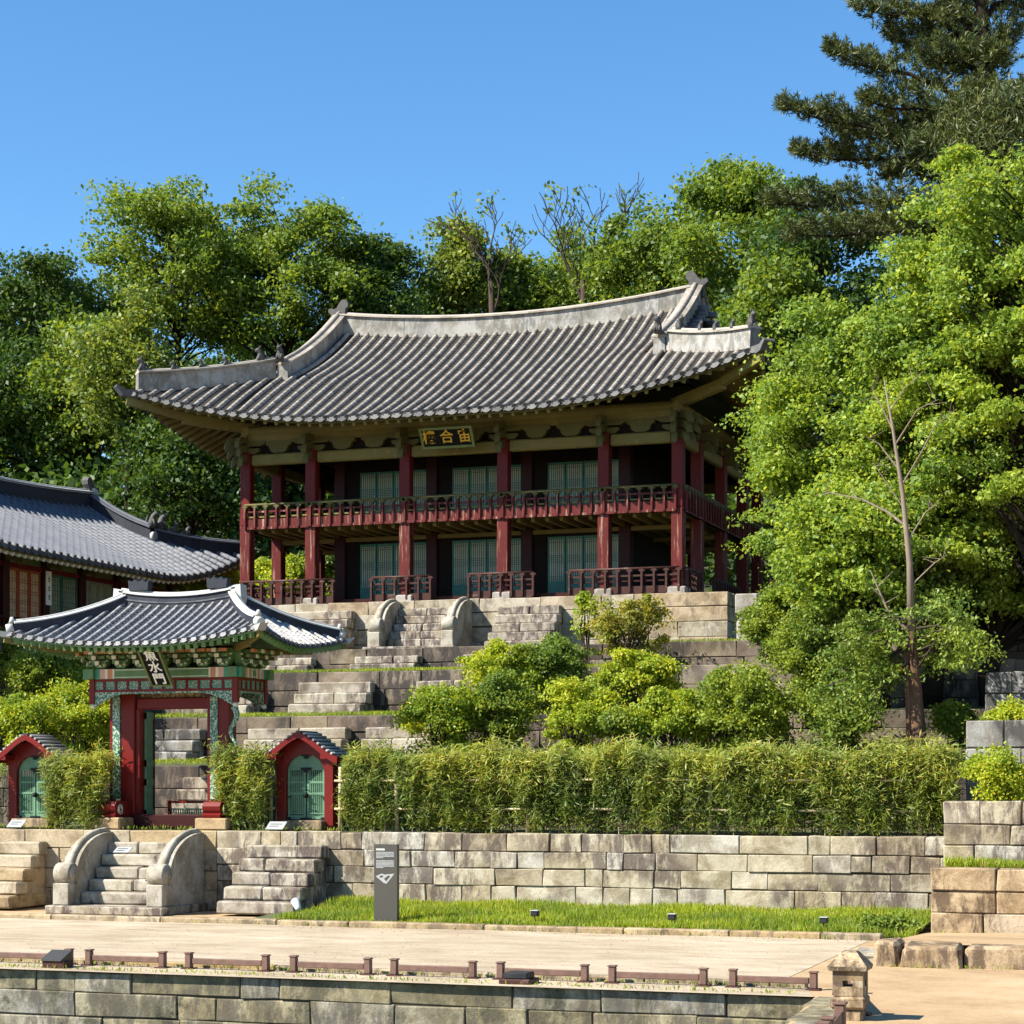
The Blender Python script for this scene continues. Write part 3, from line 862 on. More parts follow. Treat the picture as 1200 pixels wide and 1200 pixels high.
# podium
pd = MB()
ashlar(pd, -29.5, -12.27, 52.8, [6.02,6.40,6.82,7.22,7.60], 0.6, 0.9, 2.1, 61, c=0.014)
ashlar(pd, 53.42, 65.4, -12.27, [6.02,6.40,6.82,7.22,7.60], 0.6, 0.9, 2.1, 62, c=0.014, axis='y', sgn=1)
pd.box(-29.4, -12.9, 53.3, 65.3, 6.1, 7.585, 2)
solo('stone_podium', pd, [M['podium_stone'], M['joint'], M['soil']], 'pale dressed stone podium carrying the two storey pavilion', 'podium')
st = MB()
st.block(-11.52, -11.0, 50.5, 50.95, 6.0, 6.62, .03); st.block(-11.46, -11.06, 50.56, 50.9, 6.62, 6.80, .03); st.block(-11.55, -10.97, 50.47, 50.98, 6.80, 7.30, .03)
solo('stone_post', st, M['plinth'], 'short waisted stone post by the pavilion podium corner', 'stone post')

pav = thing('pavilion', 'two storey red columned pavilion with sweeping grey tiled hip and gable roof', 'pavilion', (PC[0], PC[1], Z0))

# columns
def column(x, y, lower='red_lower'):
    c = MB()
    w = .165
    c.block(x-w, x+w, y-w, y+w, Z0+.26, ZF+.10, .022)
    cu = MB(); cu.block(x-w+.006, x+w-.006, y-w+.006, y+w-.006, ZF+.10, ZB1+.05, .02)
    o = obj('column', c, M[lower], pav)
    obj('upper_shaft', cu, M['red_paint'], o)
    b = MB(); b.block(x-.27, x+.27, y-.27, y+.27, Z0-.02, Z0+.26, .03)
    obj('base_stone', b, M['plinth'], o)
for x in PX:
    for j, y in enumerate(PY):
        if y in (PY[0], PY[-1]) or x in (PX[0], PX[-1]): column(x, y)
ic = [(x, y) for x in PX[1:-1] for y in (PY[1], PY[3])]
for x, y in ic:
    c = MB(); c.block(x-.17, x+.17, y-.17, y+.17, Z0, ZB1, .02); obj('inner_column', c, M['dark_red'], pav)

# floors, ceilings, beams
fl = MB()
fl.box(PX[0]+.1, PX[-1]-.1, PY[0]+.12, PY[-1]-.1, Z0+.06, Z0+.22)
obj('lower_floor', fl, M['dark_red'], pav)
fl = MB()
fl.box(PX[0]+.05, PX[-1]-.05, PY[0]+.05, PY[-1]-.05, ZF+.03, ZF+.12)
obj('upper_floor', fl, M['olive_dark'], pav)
jo = MB()
x = PX[0]+.3
while x < PX[-1]-.2:
    jo.box(x, x+.10, PY[0]+.12, PY[-1]-.1, ZF-.10, ZF+.03); x += .42
for y in PY[1:-1]: jo.box(PX[0]+.1, PX[-1]-.1, y-.11, y+.11, ZF-.22, ZF-.10)
obj('floor_joists', jo, M['olive'], pav)
ce = MB(); ce.box(PX[0]+.1, PX[-1]-.1, PY[0]+.1, PY[-1]-.1, 12.42, 12.50)
x = PX[0]+.4
while x < PX[-1]: ce.box(x, x+.09, PY[0]+.1, PY[-1]-.1, 12.32, 12.42); x += .6
obj('ceiling', ce, M['dark_wood'], pav)

def lintels(pts, ax):
    for a, b in zip(pts, pts[1:]):
        for fixed in ((PY[0], PY[-1]) if ax == 'x' else (PX[0], PX[-1])):
            m = MB()
            if ax == 'x':
                m.block(a+.17, b-.17, fixed-.11, fixed+.11, ZB0, ZB1, .04)
            else:
                m.block(fixed-.11, fixed+.11, a+.17, b-.17, ZB0, ZB1, .04)
            obj('lintel', m, M['olive'], pav)
lintels(PX, 'x'); lintels(PY, 'y')
# wall plate (eave purlin) and board above the brackets
pl = MB()
for y in (PY[0], PY[-1]):
    pl.tube([(PX[0]-.15, y, 12.78), (PX[-1]+.15, y, 12.78)], .15, 8); pl.box(PX[0]-.2, PX[-1]+.2, y-.07, y+.07, 12.44, 12.66)
for x in (PX[0], PX[-1]):
    pl.tube([(x, PY[0]-.15, 12.78), (x, PY[-1]+.15, 12.78)], .15, 8); pl.box(x-.07, x+.07, PY[0]-.2, PY[-1]+.2, 12.44, 12.66)
obj('eave_purlin', pl, M['olive'], pav)
bk = MB()
for y in (PY[0], PY[-1]): bk.box(PX[0], PX[-1], y+.09, y+.11, ZB1-.02, 12.9)
for x in (PX[0], PX[-1]): bk.box(x-.01, x+.01, PY[0]+.1, PY[-1]-.1, ZB1-.02, 12.9)
obj('frieze_backing', bk, M['dark_wood'], pav)

# boat-shaped blocks between the brackets
def boat(cx, w, y, sg, ax, fx):
    m = MB()
    prof = [(-w, .36), (-w, .24), (-w*.78, .20), (-w*.62, .05), (-w*.35, 0.0), (w*.35, 0.0), (w*.62, .05), (w*.78, .20), (w, .24), (w, .36)]
    if ax == 'x': m.prism(prof, lambda q: (cx+q[0], y-.09, ZB1+.02+q[1]), lambda q: (cx+q[0], y+.085, ZB1+.02+q[1]))
    else: m.prism(prof, lambda q: (fx-.09, cx+q[0], ZB1+.02+q[1]), lambda q: (fx+.085, cx+q[0], ZB1+.02+q[1]))
    obj('boat_block', m, M['olive_dark'], pav)
for a, b in zip(PX, PX[1:]):
    n = 1 if b-a < 2.5 else 2
    for k in range(n): boat(a + (b-a)*((k+.5)/n if n == 1 else (.33 + .34*k)), .40, PY[0], -1, 'x', 0)
for a, b in zip(PY, PY[1:]):
    n = 1 if b-a < 2.5 else 2
    for k in range(n): boat(a + (b-a)*((k+.5)/n if n == 1 else (.33 + .34*k)), .40, 0, 1, 'y', PX[-1])
# bracket arms: curled wings over every column
def bracket(x, y, dirs):
    m = MB()
    for d in dirs:
        d = Vector((d[0], d[1], 0)).normalized(); s_ = Vector((-d.y, d.x, 0))
        for z_, L, hh in ((ZB1-.22, .50, .20), (ZB1+.05, .62, .20), (ZB1+.30, .70, .18)):
            prof = [(-.05,0),(L*.45,0),(L*.7,-.03),(L*.92,-.16),(L,-.17),(L*.96,-.02),(L*.86,hh*.7),(L*.55,hh),(-.05,hh)]
            m.prism(prof, lambda q: Vector((x,y,z_+q[1])) + d*q[0] - s_*.075, lambda q: Vector((x,y,z_+q[1])) + d*q[0] + s_*.075)
    # arm along the wall plate
    for z_, L in ((ZB1+.02, .42), (ZB1+.24, .62)):
        for ax in dirs[:1]:
            d = Vector((ax[0], ax[1], 0)); s_ = Vector((-d.y, d.x, 0)).normalized()
            prof = [(-L,.16),(-L,.08),(-L*.7,.0),(L*.7,0),(L,.08),(L,.16)]
            m.prism(prof, lambda q: Vector((x,y,z_+q[1])) + s_*q[0] + d*.10, lambda q: Vector((x,y,z_+q[1])) + s_*q[0] - d*.06)
    obj('bracket', m, M['olive_dark'], pav)
for x in PX[1:-1]: bracket(x, PY[0], [(0,-1)])
for y in PY[1:-1]: bracket(PX[-1], y, [(1,0)]); bracket(PX[0], y, [(-1,0)])
bracket(PX[0], PY[0], [(0,-1),(-1,0),(-1,-1)]); bracket(PX[-1], PY[0], [(0,-1),(1,0),(1,-1)])

# railings
def rail_bay(a, b, fixed, ax, z0, H, mat, top, full, ends=False):
    """one bay of carved balustrade: boards, posts with lotus caps and a round handrail"""
    m = MB(); cap = MB()
    sg = -1 if (ax == 'x' or fixed < PC[0]) else 1
    def bx(u0, u1, v0, v1, za, zb, mm=0, mbx=None):
        t = mbx or m
        if ax == 'x': t.box(u0, u1, fixed+v0, fixed+v1, za, zb, mm)
        else:
            lo, hi = sorted((fixed + sg*-v0, fixed + sg*-v1)); t.box(lo, hi, u0, u1, za, zb, mm)
    n = max(1, int(round((b-a)/.335)))
    if full:
        bx(a, b, -.10, -.02, z0, z0+.30)
        bx(a, b, -.125, -.02, z0, z0+.07)
    else:
        bx(a, b, -.09, -.03, z0, z0+.20)
    zm = z0 + H*.66
    bx(a, b, -.10, -.04, zm, zm+.05)
    for k in range(n):
        c = a + (b-a)*(k+.5)/n
        d = (b-a)/n
        bx(c-d*.30, c+d*.30, -.085, -.045, z0+H*.46, z0+H*.52, 1)     # inner moulding of each opening
        bx(c-d*.30, c-d*.25, -.085, -.045, z0+H*.46, zm, 1)
    for k in range(n+1):
        c = a + (b-a)*k/n
        if k in (0, n) and not ends: 
            if not full: continue
            c = c + (.03 if k == 0 else -.03)
        bx(c-.028, c+.028, -.16, -.05, z0+.03, z0+H*.80)
        # lotus cap, wider at the top
        for w_, za, zb in ((.035, .80, .86), (.085, .86, .91), (.06, .91, .95)):
            bx(c-w_, c+w_, -.15, -.05, z0+H*za, z0+H*zb, 0, cap)
    zt = z0 + H*.97
    e = .0
    pts = [(a-e, -.10), (b+e, -.10)]
    P3 = [(u, fixed+v, zt) if ax == 'x' else (fixed - sg*v, u, zt) for u, v in pts]
    cap.tube(P3, .036, 7)
    o = obj('railing', m, [mat, M['olive'] if full else M['dark_red']], pav)
    obj('handrail', cap, top, o)
for a, b in zip(PX, PX[1:]):
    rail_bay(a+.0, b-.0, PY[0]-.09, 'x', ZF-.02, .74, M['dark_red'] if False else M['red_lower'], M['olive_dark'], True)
for a, b in zip(PY, PY[1:]):
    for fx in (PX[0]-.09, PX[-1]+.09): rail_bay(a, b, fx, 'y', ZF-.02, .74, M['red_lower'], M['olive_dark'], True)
# lower railings: only beside the columns, gaps at the doors
for a, b in ((-26.95,-24.05), (-22.85,-21.05), (-19.90,-18.0), (-16.95,-13.85)):
    rail_bay(a, b, PY[0]-.12, 'x', Z0+.10, .70, M['brown_wood'], M['brown_wood'], False, True)
for a, b in ((54.0,55.6),(57.2,60.4),(62,64)):
    for fx in (PX[0]-.12, PX[-1]+.12): rail_bay(a, b, fx, 'y', Z0+.10, .70, M['brown_wood'], M['brown_wood'], False, True)

# inner rooms: lattice doors one bay behind the columns
def leaf(x0, x1, y, z0, z1, glow=0):
    f = MB()
    st_ = .045
    f.box(x0, x0+st_, y-.03, y+.03, z0, z1); f.box(x1-st_, x1, y-.03, y+.03, z0, z1)
    f.box(x0+st_, x1-st_, y-.03, y+.03, z1-.06, z1); f.box(x0+st_, x1-st_, y-.03, y+.03, z0, z0+.08)
    f.box(x0+st_, x1-st_, y-.015, y+.02, z0+.08, z0+.36)
    f.box(x0+st_, x1-st_, y-.028, y+.02, z0+.36, z0+.42)
    l = MB()
    n = 7
    for k in range(1, n): 
        xx = x0+st_ + (x1-x0-2*st_)*k/n; l.box(xx-.008, xx+.008, y-.022, y-.004, z0+.42, z1-.06)
    H = z1 - z0
    for fz in (.27,.30,.33, .56,.59,.62,.65,.68, .90,.93,.96): l.box(x0+st_, x1-st_, y-.018, y-.002, z0+H*fz-.006, z0+H*fz+.006)
    p = MB(); p.box(x0+st_, x1-st_, y+.003, y+.012, z0+.42, z1-.06)
    o = obj('door_leaf', f, M['teal'], pav)
    obj('lattice', l, M['lattice'], o); obj('paper', p, M['paper'], o)
def cella_bay(a, b, y, z0, z1, ztop, leaves):
    fr = MB()
    fr.box(a, b, y-.08, y+.08, z1, ztop); fr.box(a, b, y-.09, y+.09, z0-.10, z0)
    for u0, u1 in leaves[1]: fr.box(u0, u1, y-.06, y+.06, z0, z1)
    obj('door_frame', fr, M['dark_wood'], pav)
    for u0, u1 in leaves[0]: leaf(u0+.012, u1-.012, y, z0, z1)
W = .55
for fl_, (z0, z1, zt) in enumerate(((Z0+.32, 9.62, 9.80), (ZF+.25, 11.75, 12.35))):
    for i in (1, 2, 3):
        a, b = PX[i]+.17, PX[i+1]-.17
        d0 = a + .42
        ls = [(d0+W*k, d0+W*(k+1)) for k in range(4)]
        if d0+4*W > b: 
            s_ = (b-d0)/4; ls = [(d0+s_*k, d0+s_*(k+1)) for k in range(4)]
        solid = [(a, d0)]
        if ls[-1][1] < b-.01: solid.append((ls[-1][1], b))
        cella_bay(a, b, PY[1], z0, z1, zt, (ls, solid))
    # side and back walls of the rooms
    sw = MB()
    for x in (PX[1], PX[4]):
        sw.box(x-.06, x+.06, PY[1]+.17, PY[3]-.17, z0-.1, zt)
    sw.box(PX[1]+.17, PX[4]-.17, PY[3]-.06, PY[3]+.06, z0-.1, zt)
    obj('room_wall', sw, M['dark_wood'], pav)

# name board over the middle bay
def text_mesh(body, size, name='lettering', off=0.005, ext=0.006):
    c = bpy.data.curves.new(name, 'FONT'); c.body = body; c.size = size; c.align_x = 'CENTER'; c.align_y = 'CENTER'
    c.offset = off; c.extrude = ext
    o = bpy.data.objects.new(name, c); COL.objects.link(o)
    bpy.context.view_layer.update()
    me = bpy.data.meshes.new_from_object(o.evaluated_get(bpy.context.evaluated_depsgraph_get()))
    bpy.data.objects.remove(o)
    me.name = name
    return me
def plaque(root, centre, w, h, tilt, chars, size, vertical, board_m, frame_m, letter_m, fr=.07, splay=.0):
    """board hung leaning forward; built upright round 0 and rotated about its middle"""
    rot = Matrix.Rotation(tilt, 4, 'X')
    tfm = lambda p: Vector(centre) + (rot @ Vector(p))
    b = MB(tfm); b.box(-w/2, w/2, -.02, .03, -h/2, h/2)
    bo = obj('name_board', b, board_m, root)
    f = MB(tfm)
    for x0, x1, z0, z1 in ((-w/2-fr, w/2+fr, h/2, h/2+fr), (-w/2-fr, w/2+fr, -h/2-fr, -h/2), (-w/2-fr, -w/2, -h/2, h/2), (w/2, w/2+fr, -h/2, h/2)):
        f.box(x0, x1, -.05, .035, z0, z1)
    obj('frame', f, frame_m, bo)
    for k, ch in enumerate(chars):
        me = text_mesh(ch, size)
        n = len(chars)
        dx, dz = (0, (n-1)/2*size*1.02 - k*size*1.02) if vertical else ((k-(n-1)/2)*size*1.28, 0)
        mt = Matrix.Translation(Vector(centre)) @ rot @ Matrix.Translation(Vector((dx, -.028, dz))) @ Matrix.Rotation(math.radians(90), 4, 'X')
        me.transform(Matrix.Translation(-rootloc(bo)) @ mt)
        me.materials.clear(); me.materials.append(letter_m)
        mesh_obj('lettering', me, bo)
plaque(pav, (-20.30, 53.12, 12.14), 1.42, .48, R(30), '樓合宙', .41, False, M['ink'], M['board_green'], M['gold'])

# roof
PR = Roof(9.0, 6.9, 5.75, .45, 12.66, 16.30, .42, .78, 1.12, 6.6, .25, .325, .072,
          lambda p: (PC[0]+p[0], PC[1]+p[1], p[2]))
roof = PR.covering(pav, [M['old_under'], M['old_tile'], M['old_end']], sides=(1,-1), course=.15)
roof.name = 'roof'
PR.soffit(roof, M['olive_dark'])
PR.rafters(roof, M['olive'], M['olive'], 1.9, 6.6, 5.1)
plm = [M['plaster'], M['old_tile']]
N = 20
PR.ridge(roof, 'main_ridge', [(x_, 0, PR.zr + PR.rl*(x_/PR.gx)**2 - .06) for x_ in [-PR.gx-.02 + 2*(PR.gx+.02)*i/N for i in range(N+1)]], .40, .53, plm, .06)
for sx in (-1, 1):
    # ridge running down the gable edge, then the hip ridge out to the corner
    for sy in (-1, 1):
        path = []
        for i in range(13):
            t = .985 - (.985-PR.tg+.05)*i/12
            p_ = PR.front(sx*(PR.gx-.05), t, 0, sy); p_.x = sx*(PR.gx-.02); path.append(p_ + Vector((0,0,.06)))
        PR.ridge(roof, 'gable_ridge', path, .36, [.38+.10*(1-i/12) for i in range(13)], plm, .075)
        hp = []
        for i in range(11):
            t = (PR.tg-.03)*(1-i/10*.93)
            hp.append(PR.front(sx*PR.xh(t), t, .05, sy))
        PR.ridge(roof, 'hip_ridge', hp, .34, .44, plm, .05)
        f = (hp[-1]-hp[-3]); f.z = 0
        if sy < 0:
            for q in (1.0, 3.6, 5.4, 7.4, 9.6):
                i = int(q); p_ = hp[min(i,10)].lerp(hp[min(i+1,10)], q-i)
                roof_beast(roof, PR.tf, p_ + Vector((0,0,.50)), f, M['figure'], .40 if q in (1.0, 9.6) else .26)
            roof_beast(roof, PR.tf, path[-1] + Vector((0,-.12,.50)), (0,-1,0), M['figure'], .42)
        # upturned corner tile boot
        tip = PR.front(sx*PR.hx, 0, -.10, sy)
        d = Vector((sx, sy, 0)).normalized(); s_ = Vector((-d.y, d.x, 0))
        bt = MB(PR.tf)
        bt.prism([(-.30,-.14),(.14,-.05),(.34,.18),(.30,.24),(.10,.12),(-.30,.12)], lambda q: tip + d*q[0] + Vector((0,0,q[1])) - s_*.16, lambda q: tip + d*q[0] + Vector((0,0,q[1])) + s_*.16)
        obj('corner_tile', bt, M['old_end'], roof)
    # gable: dark boarded triangle and the short tiles along its edge
    gb = MB(PR.tf)
    pr = [(PR.front(sx*PR.gx, t, -.05, -1).y, PR.front(sx*PR.gx, t, -.05, -1).z) for t in [PR.tg+(1-PR.tg)*i/10 for i in range(11)]]
    poly = pr + [(-y_, z_) for y_, z_ in pr[::-1][1:]]
    gb.prism(poly, lambda q: Vector((sx*(PR.gx-.55), q[0], q[1])), lambda q: Vector((sx*(PR.gx-.45), q[0], q[1])))
    obj('gable', gb, M['dark_wood'], roof)
    gt = MB(PR.tf)
    for sy in (-1, 1):
        for i in range(11):
            t = PR.tg + .05 + (.93-PR.tg)*i/11
            p_ = PR.front(sx*PR.gx, t, .05, sy); p_.x = sx*(PR.gx+.08)
            gt.tube([p_, p_ + Vector((sx*.42, 0, -.05))], .095, 8)
    obj('gable_edge_tiles', gt, M['new_end'], roof)
    finial(roof, PR.tf, (sx*(PR.gx+.02), 0, PR.zr+PR.rl+.52), -sx*-1 if False else sx, M['figure'], .78)
# ------------------------------------------------------------------ the painted gate
def m_pattern(name, a, b, c, scale, kind='voronoi'):
    t = NT(name)
    if kind == 'voronoi':
        v = t.n("ShaderNodeTexVoronoi"); v.inputs["Scale"].default_value = scale; t.l(t.pos(), v.inputs["Vector"])
        f = v.outputs["Distance"]
    else:
        v = t.n("ShaderNodeTexWave"); v.inputs["Scale"].default_value = scale; v.inputs["Distortion"].default_value = 6
        v.inputs["Detail"].default_value = 2; t.l(t.pos(), v.inputs["Vector"]); f = v.outputs["Fac"]
    t.col(t.ramp(f, [(0.0, b), (0.30, b), (0.36, c), (0.50, c), (0.56, a)], 'CONSTANT' if kind == 'voronoi' else 'LINEAR')); t.rough(0.5)
    return t.mat
M['jade_scroll'] = m_pattern('jade_scrollwork', (.36,.42,.32), (.025,.17,.10), (.03,.09,.05), 26)
M['frieze_scroll'] = m_pattern('frieze_scrollwork', (.10,.22,.13), (.50,.48,.38), (.04,.13,.08), 30)
M['gold_scroll'] = m_pattern('carved_gold_panel', (.10,.05,.02), (.42,.28,.09), (.20,.13,.04), 14)
M['dan_green'] = m_plain('gate_green_paint', (.085,.165,.05), 0.5, 0.2)
M['dan_jade'] = m_plain('gate_jade_paint', (.04,.22,.13), 0.5, 0.2)
M['dan_orange'] = m_plain('gate_orange_paint', (.50,.19,.08), 0.5, 0.2)
M['dan_cream'] = m_plain('gate_cream_paint', (.62,.58,.45), 0.5, 0.1)
M['dan_pink'] = m_plain('gate_pink_paint', (.55,.30,.22), 0.5, 0.1)
M['door_green'] = m_plain('faded_green_door', (.095,.20,.115), 0.6, 0.25, 5)
M['iron'] = m_plain('black_iron', (.012,.013,.014), 0.5)
M['panel_cream'] = m_plain('cream_panel', (.62,.50,.30), 0.7)

GX, GY, GZ = -20.62, 38.2, 1.60
gate = thing('gate', 'ornate red gate with green painted frieze and low dark tiled hip roof', 'gate', (GX, GY, GZ))
# feet: stone block, red scroll-ended foot on it
for sx in (-1, 1):
    px = GX + sx*1.11
    b = MB(); b.block(px-.36 + sx*.12, px+.36 + sx*.12, GY-.92, GY-.30, GZ, GZ+.24, .025)
    o = obj('foot_stone', b, M['warm_stone'], gate)
    f = MB(); x0, x1 = px-.20+sx*.10, px+.20+sx*.10
    prof = [(GY-.84,0),(GY-.86,.06),(GY-.80,.10),(GY-.84,.16),(GY-.86,.24),(GY-.80,.32),(GY-.70,.345),(GY-.15,.345),(GY-.15,0)]
    f.prism(prof, lambda q: (x0, q[0], GZ+.24+q[1]), lambda q: (x1, q[0], GZ+.24+q[1]))
    foot = obj('scroll_foot', f, M['gate_red'], gate)
    sp = MB()
    for x_ in (x0-.012, x1+.012):
        c = Vector((x_, GY-.64, GZ+.42))
        n = 26
        pts = [c + Vector((0, math.cos(a)*(.03+.085*a/12), math.sin(a)*(.03+.085*a/12))) for a in [12*i/n for i in range(n+1)]]
        sp.tube(pts, .014, 5)
    obj('spiral', sp, M['dan_cream'], foot)
    b = MB(); b.block(px-.24, px+.24, GY-.25, GY+.25, GZ, GZ+.12, .02); obj('pillar_stone', b, M['warm_stone'], gate)
    p = MB(); p.block(px-.165, px+.165, GY-.165, GY+.165, GZ+.12, 4.95, .02)
    post = obj('post', p, M['gate_red'], gate)
    # painted strips on the front face of the post sides
    for k in (-1,):
        s_ = MB(); xs_ = px - .165 - (.09 if sx < 0 else .02)
        s_.box(xs_-.08, xs_+.09, GY-.19, GY-.10, GZ+.62, 4.36); s_2 = MB(); s_2.box(xs_-.16, xs_-.08, GY-.16, GY-.06, GZ+.3, 4.46)
        obj('painted_strip', s_, M['jade_scroll'], post); obj('edge_board', s_2, M['gate_red'], post)
t = MB(); t.block(GX-.92, GX+.92, GY-.28, GY-.05, GZ+.02, GZ+.30, .02); obj('threshold', t, M['dark_red'], gate)
l = MB(); l.block(GX-.92, GX+.92, GY-.11, GY+.11, 4.10, 4.34, .02); obj('lintel', l, M['gate_red'], gate)
c = MB(); c.box(GX-.86, GX+.86, GY-.04, GY+.04, 4.34, 4.52); obj('carved_panel', c, M['gold_scroll'], gate)
# inner frame and green leaf folded back on the left
for x_ in (GX-.95, GX+.86):
    jb = MB(); jb.box(x_, x_+.09, GY-.1, GY+.12, GZ+.3, 4.10); obj('door_jamb', jb, M['gate_red'], gate)
for sx in (-1, 1):
    dl = MB(); x_ = GX + sx*.84
    dl.box(x_-.03, x_+.03, GY+.12, GY+.40, GZ+.25, 4.06)
    for z_ in (GZ+.25, GZ+.9, 2.9, 3.9): dl.box(x_-.05, x_+.05, GY+.12, GY+.40, z_, z_+.14)
    o = obj('door_leaf', dl, M['door_green'], gate)
    ed = MB(); ed.box(x_-.055, x_+.055, GY+.40, GY+.44, GZ+.25, 4.06); obj('door_edge', ed, M['dark_red'], o)
# overhead ring: beams, red grid with painted panels, hanging corner posts
RX0, RX1, RY0, RY1 = GX-1.62, GX+1.68, GY-.68, GY+.62
def ring_side(p0, p1, cells):
    """frieze between two corner points (both at the same height)"""
    p0, p1 = Vector(p0), Vector(p1); L = (p1-p0).length; d = (p1-p0).normalized(); nrm = Vector((d.y, -d.x, 0))
    tf = lambda q: p0 + d*q[0] + nrm*q[1] + Vector((0,0,q[2]))
    m = MB(tf)
    m.box(0, L, -.04, .04, 4.44, 4.49); m.box(0, L, -.04, .04, 4.66, 4.71)
    for k in range(cells+1): m.box(L*k/cells-.022, L*k/cells+.022, -.038, .038, 4.49, 4.66)
    fr = obj('frieze', m, M['gate_red'], gate)
    m = MB(tf); m.box(.02, L-.02, -.012, .012, 4.485, 4.665); obj('frieze_panel', m, M['frieze_scroll'], fr)
    # arched fringe below the frieze
    m = MB(tf)
    n = 24; top = [(L*i/n, 4.44) for i in range(n+1)]
    bot = [(L*i/n, 4.40 - .30*max(0.0, abs(i/n-.5)*2-.55)**1.6/.28*(1.0)) for i in range(n+1)]
    for i in range(n):
        a, b_, c_, d_ = top[i], top[i+1], bot[i+1], bot[i]
        for v0, v1 in ((-.03,-.03),(.03,.03)):
            m.quad((a[0],v0,a[1]),(b_[0],v0,b_[1]),(c_[0],v0,c_[1]),(d_[0],v0,d_[1]))
        m.quad((d_[0],-.03,d_[1]),(c_[0],-.03,c_[1]),(c_[0],.03,c_[1]),(d_[0],.03,d_[1]))
    obj('arched_fringe', m, M['jade_scroll'], fr)
    # upper beam with painted ends and brackets
    m = MB(tf)
    m.box(-.18, L+.18, -.10, .10, 4.71, 4.92, 0)
    segs = [(-.18,.0,1),(.0,.08,2),(.08,.22,1),(.22,.34,3),(.34,.40,2),(.40,.52,4),(.52,.56,2)]
    for a, b_, mm in segs:
        m.box(a, b_, .10, .106, 4.715, 4.915, mm); m.box(L-b_, L-a, .10, .106, 4.715, 4.915, mm)
    m.box(.58, L-.58, .10, .104, 4.735, 4.75, 2); m.box(.58, L-.58, .10, .104, 4.885, 4.90, 2)
    obj('painted_beam', m, [M['dan_green'], M['dan_jade'], M['dan_cream'], M['dan_pink'], M['dan_orange']], gate)
    return tf, L
sides = [((RX0,RY0,0),(RX1,RY0,0),12), ((RX1,RY0,0),(RX1,RY1,0),6), ((RX1,RY1,0),(RX0,RY1,0),12), ((RX0,RY1,0),(RX0,RY0,0),6)]
for si, (a, b, n) in enumerate(sides):
    tf, L = ring_side(a, b, n)
    # rows of painted bracket clusters over the beam
    nb = 7 if L > 2 else 3
    for k in range(nb):
        cx = L*(k+.5)/nb
        m = MB(tf); w_ = L/nb*.46
        prof = [(-w_,.36),(-w_,.26),(-w_*.86,.20),(-w_*.66,.06),(-w_*.4,0),(w_*.4,0),(w_*.66,.06),(w_*.86,.20),(w_,.26),(w_,.36)]
        m.prism(prof, lambda q: (cx+q[0], .10, 4.94+q[1]), lambda q: (cx+q[0], -.06, 4.94+q[1]), 0)
        for j in range(7):
            an = math.pi*(j/6); r_ = w_*.82
            m.box(cx - r_*math.cos(an)-.02, cx - r_*math.cos(an)+.02, .10, .13, 4.97+.20*(1-math.sin(an))-.005, 5.0+.20*(1-math.sin(an)), 1)
        for j in (-1, 0, 1): m.box(cx+j*w_*.45-.035, cx+j*w_*.45+.035, .10, .15, 5.02, 5.08, 2 if j else 1)
        # stepped arms
        for lv in range(3):
            m.box(cx-.045, cx+.045, .05, .24+.13*lv, 5.0+.10*lv, 5.075+.10*lv, 3 if lv == 1 else 0)
            m.box(cx-.16-.03*lv, cx+.16+.03*lv, .10+.12*lv, .17+.12*lv, 5.02+.10*lv, 5.08+.10*lv, 4 if lv == 2 else 0)
            m.box(cx-.046, cx+.046, .24+.13*lv, .262+.13*lv, 5.0+.10*lv, 5.075+.10*lv, 1)
        obj('bracket_cluster', m, [M['dan_green'], M['dan_cream'], M['dan_jade'], M['olive_dark'], M['dan_orange']], gate)
for x, y in ((RX0,RY0),(RX1,RY0),(RX1,RY1),(RX0,RY1)):
    m = MB(); m.box(x-.06, x+.06, y-.06, y+.06, 4.20, 4.72); o = obj('hanging_post', m, M['gate_red'], gate)
    m = MB(); m.lathe((x, y, 4.09), [(.01,0),(.05,.03),(.06,.07),(.03,.11)], 10); obj('drop_finial', m, M['dan_cream'], o)
bk_ = MB(); bk_.box(RX0+.05, RX1-.05, RY0+.1, RY1-.1, 4.9, 4.94); bk_.box(RX0+.1, RX1-.1, RY0+.06, RY0+.1, 4.9, 5.36); bk_.box(RX1-.1, RX1-.06, RY0+.1, RY1-.1, 4.9, 5.36); obj('ceiling_board', bk_, M['ink'], gate)
# carved curl hanging beside the right post
m = MB(); pts = [Vector((RX1-.05, RY0+.02, 4.12 - .85*i/14)) + Vector((.07*math.sin(i*.55), 0, 0)) for i in range(15)]
m.tube(pts, [.07-.003*i for i in range(15)], 7); obj('carved_curl', m, M['jade_scroll'], gate)

plaque(gate, (-20.33, 36.72, 4.90), .42, .86, R(40), '魚水門', .29, True, M['ink'], M['board_green'], M['chalk'], .035)

GRC = (GX+.03, GY)
GR = Roof(2.75, 1.95, 1.22, 1.0, 5.36, 6.26, .10, .80, .26, 2.4, .14, .215, .043, lambda p: (GRC[0]+p[0], GRC[1]+p[1], p[2]))
groof = GR.covering(gate, [M['new_under'], M['gate_tile'], M['new_end']], sides=(1,-1), course=.12); groof.name = 'roof'
GR.soffit(groof, M['dan_green'], -.10)
GR.rafters(groof, M['olive'], M['dan_green'], 1.05, 1.9, .95, .17, .034, dz=-.10, k=.42)
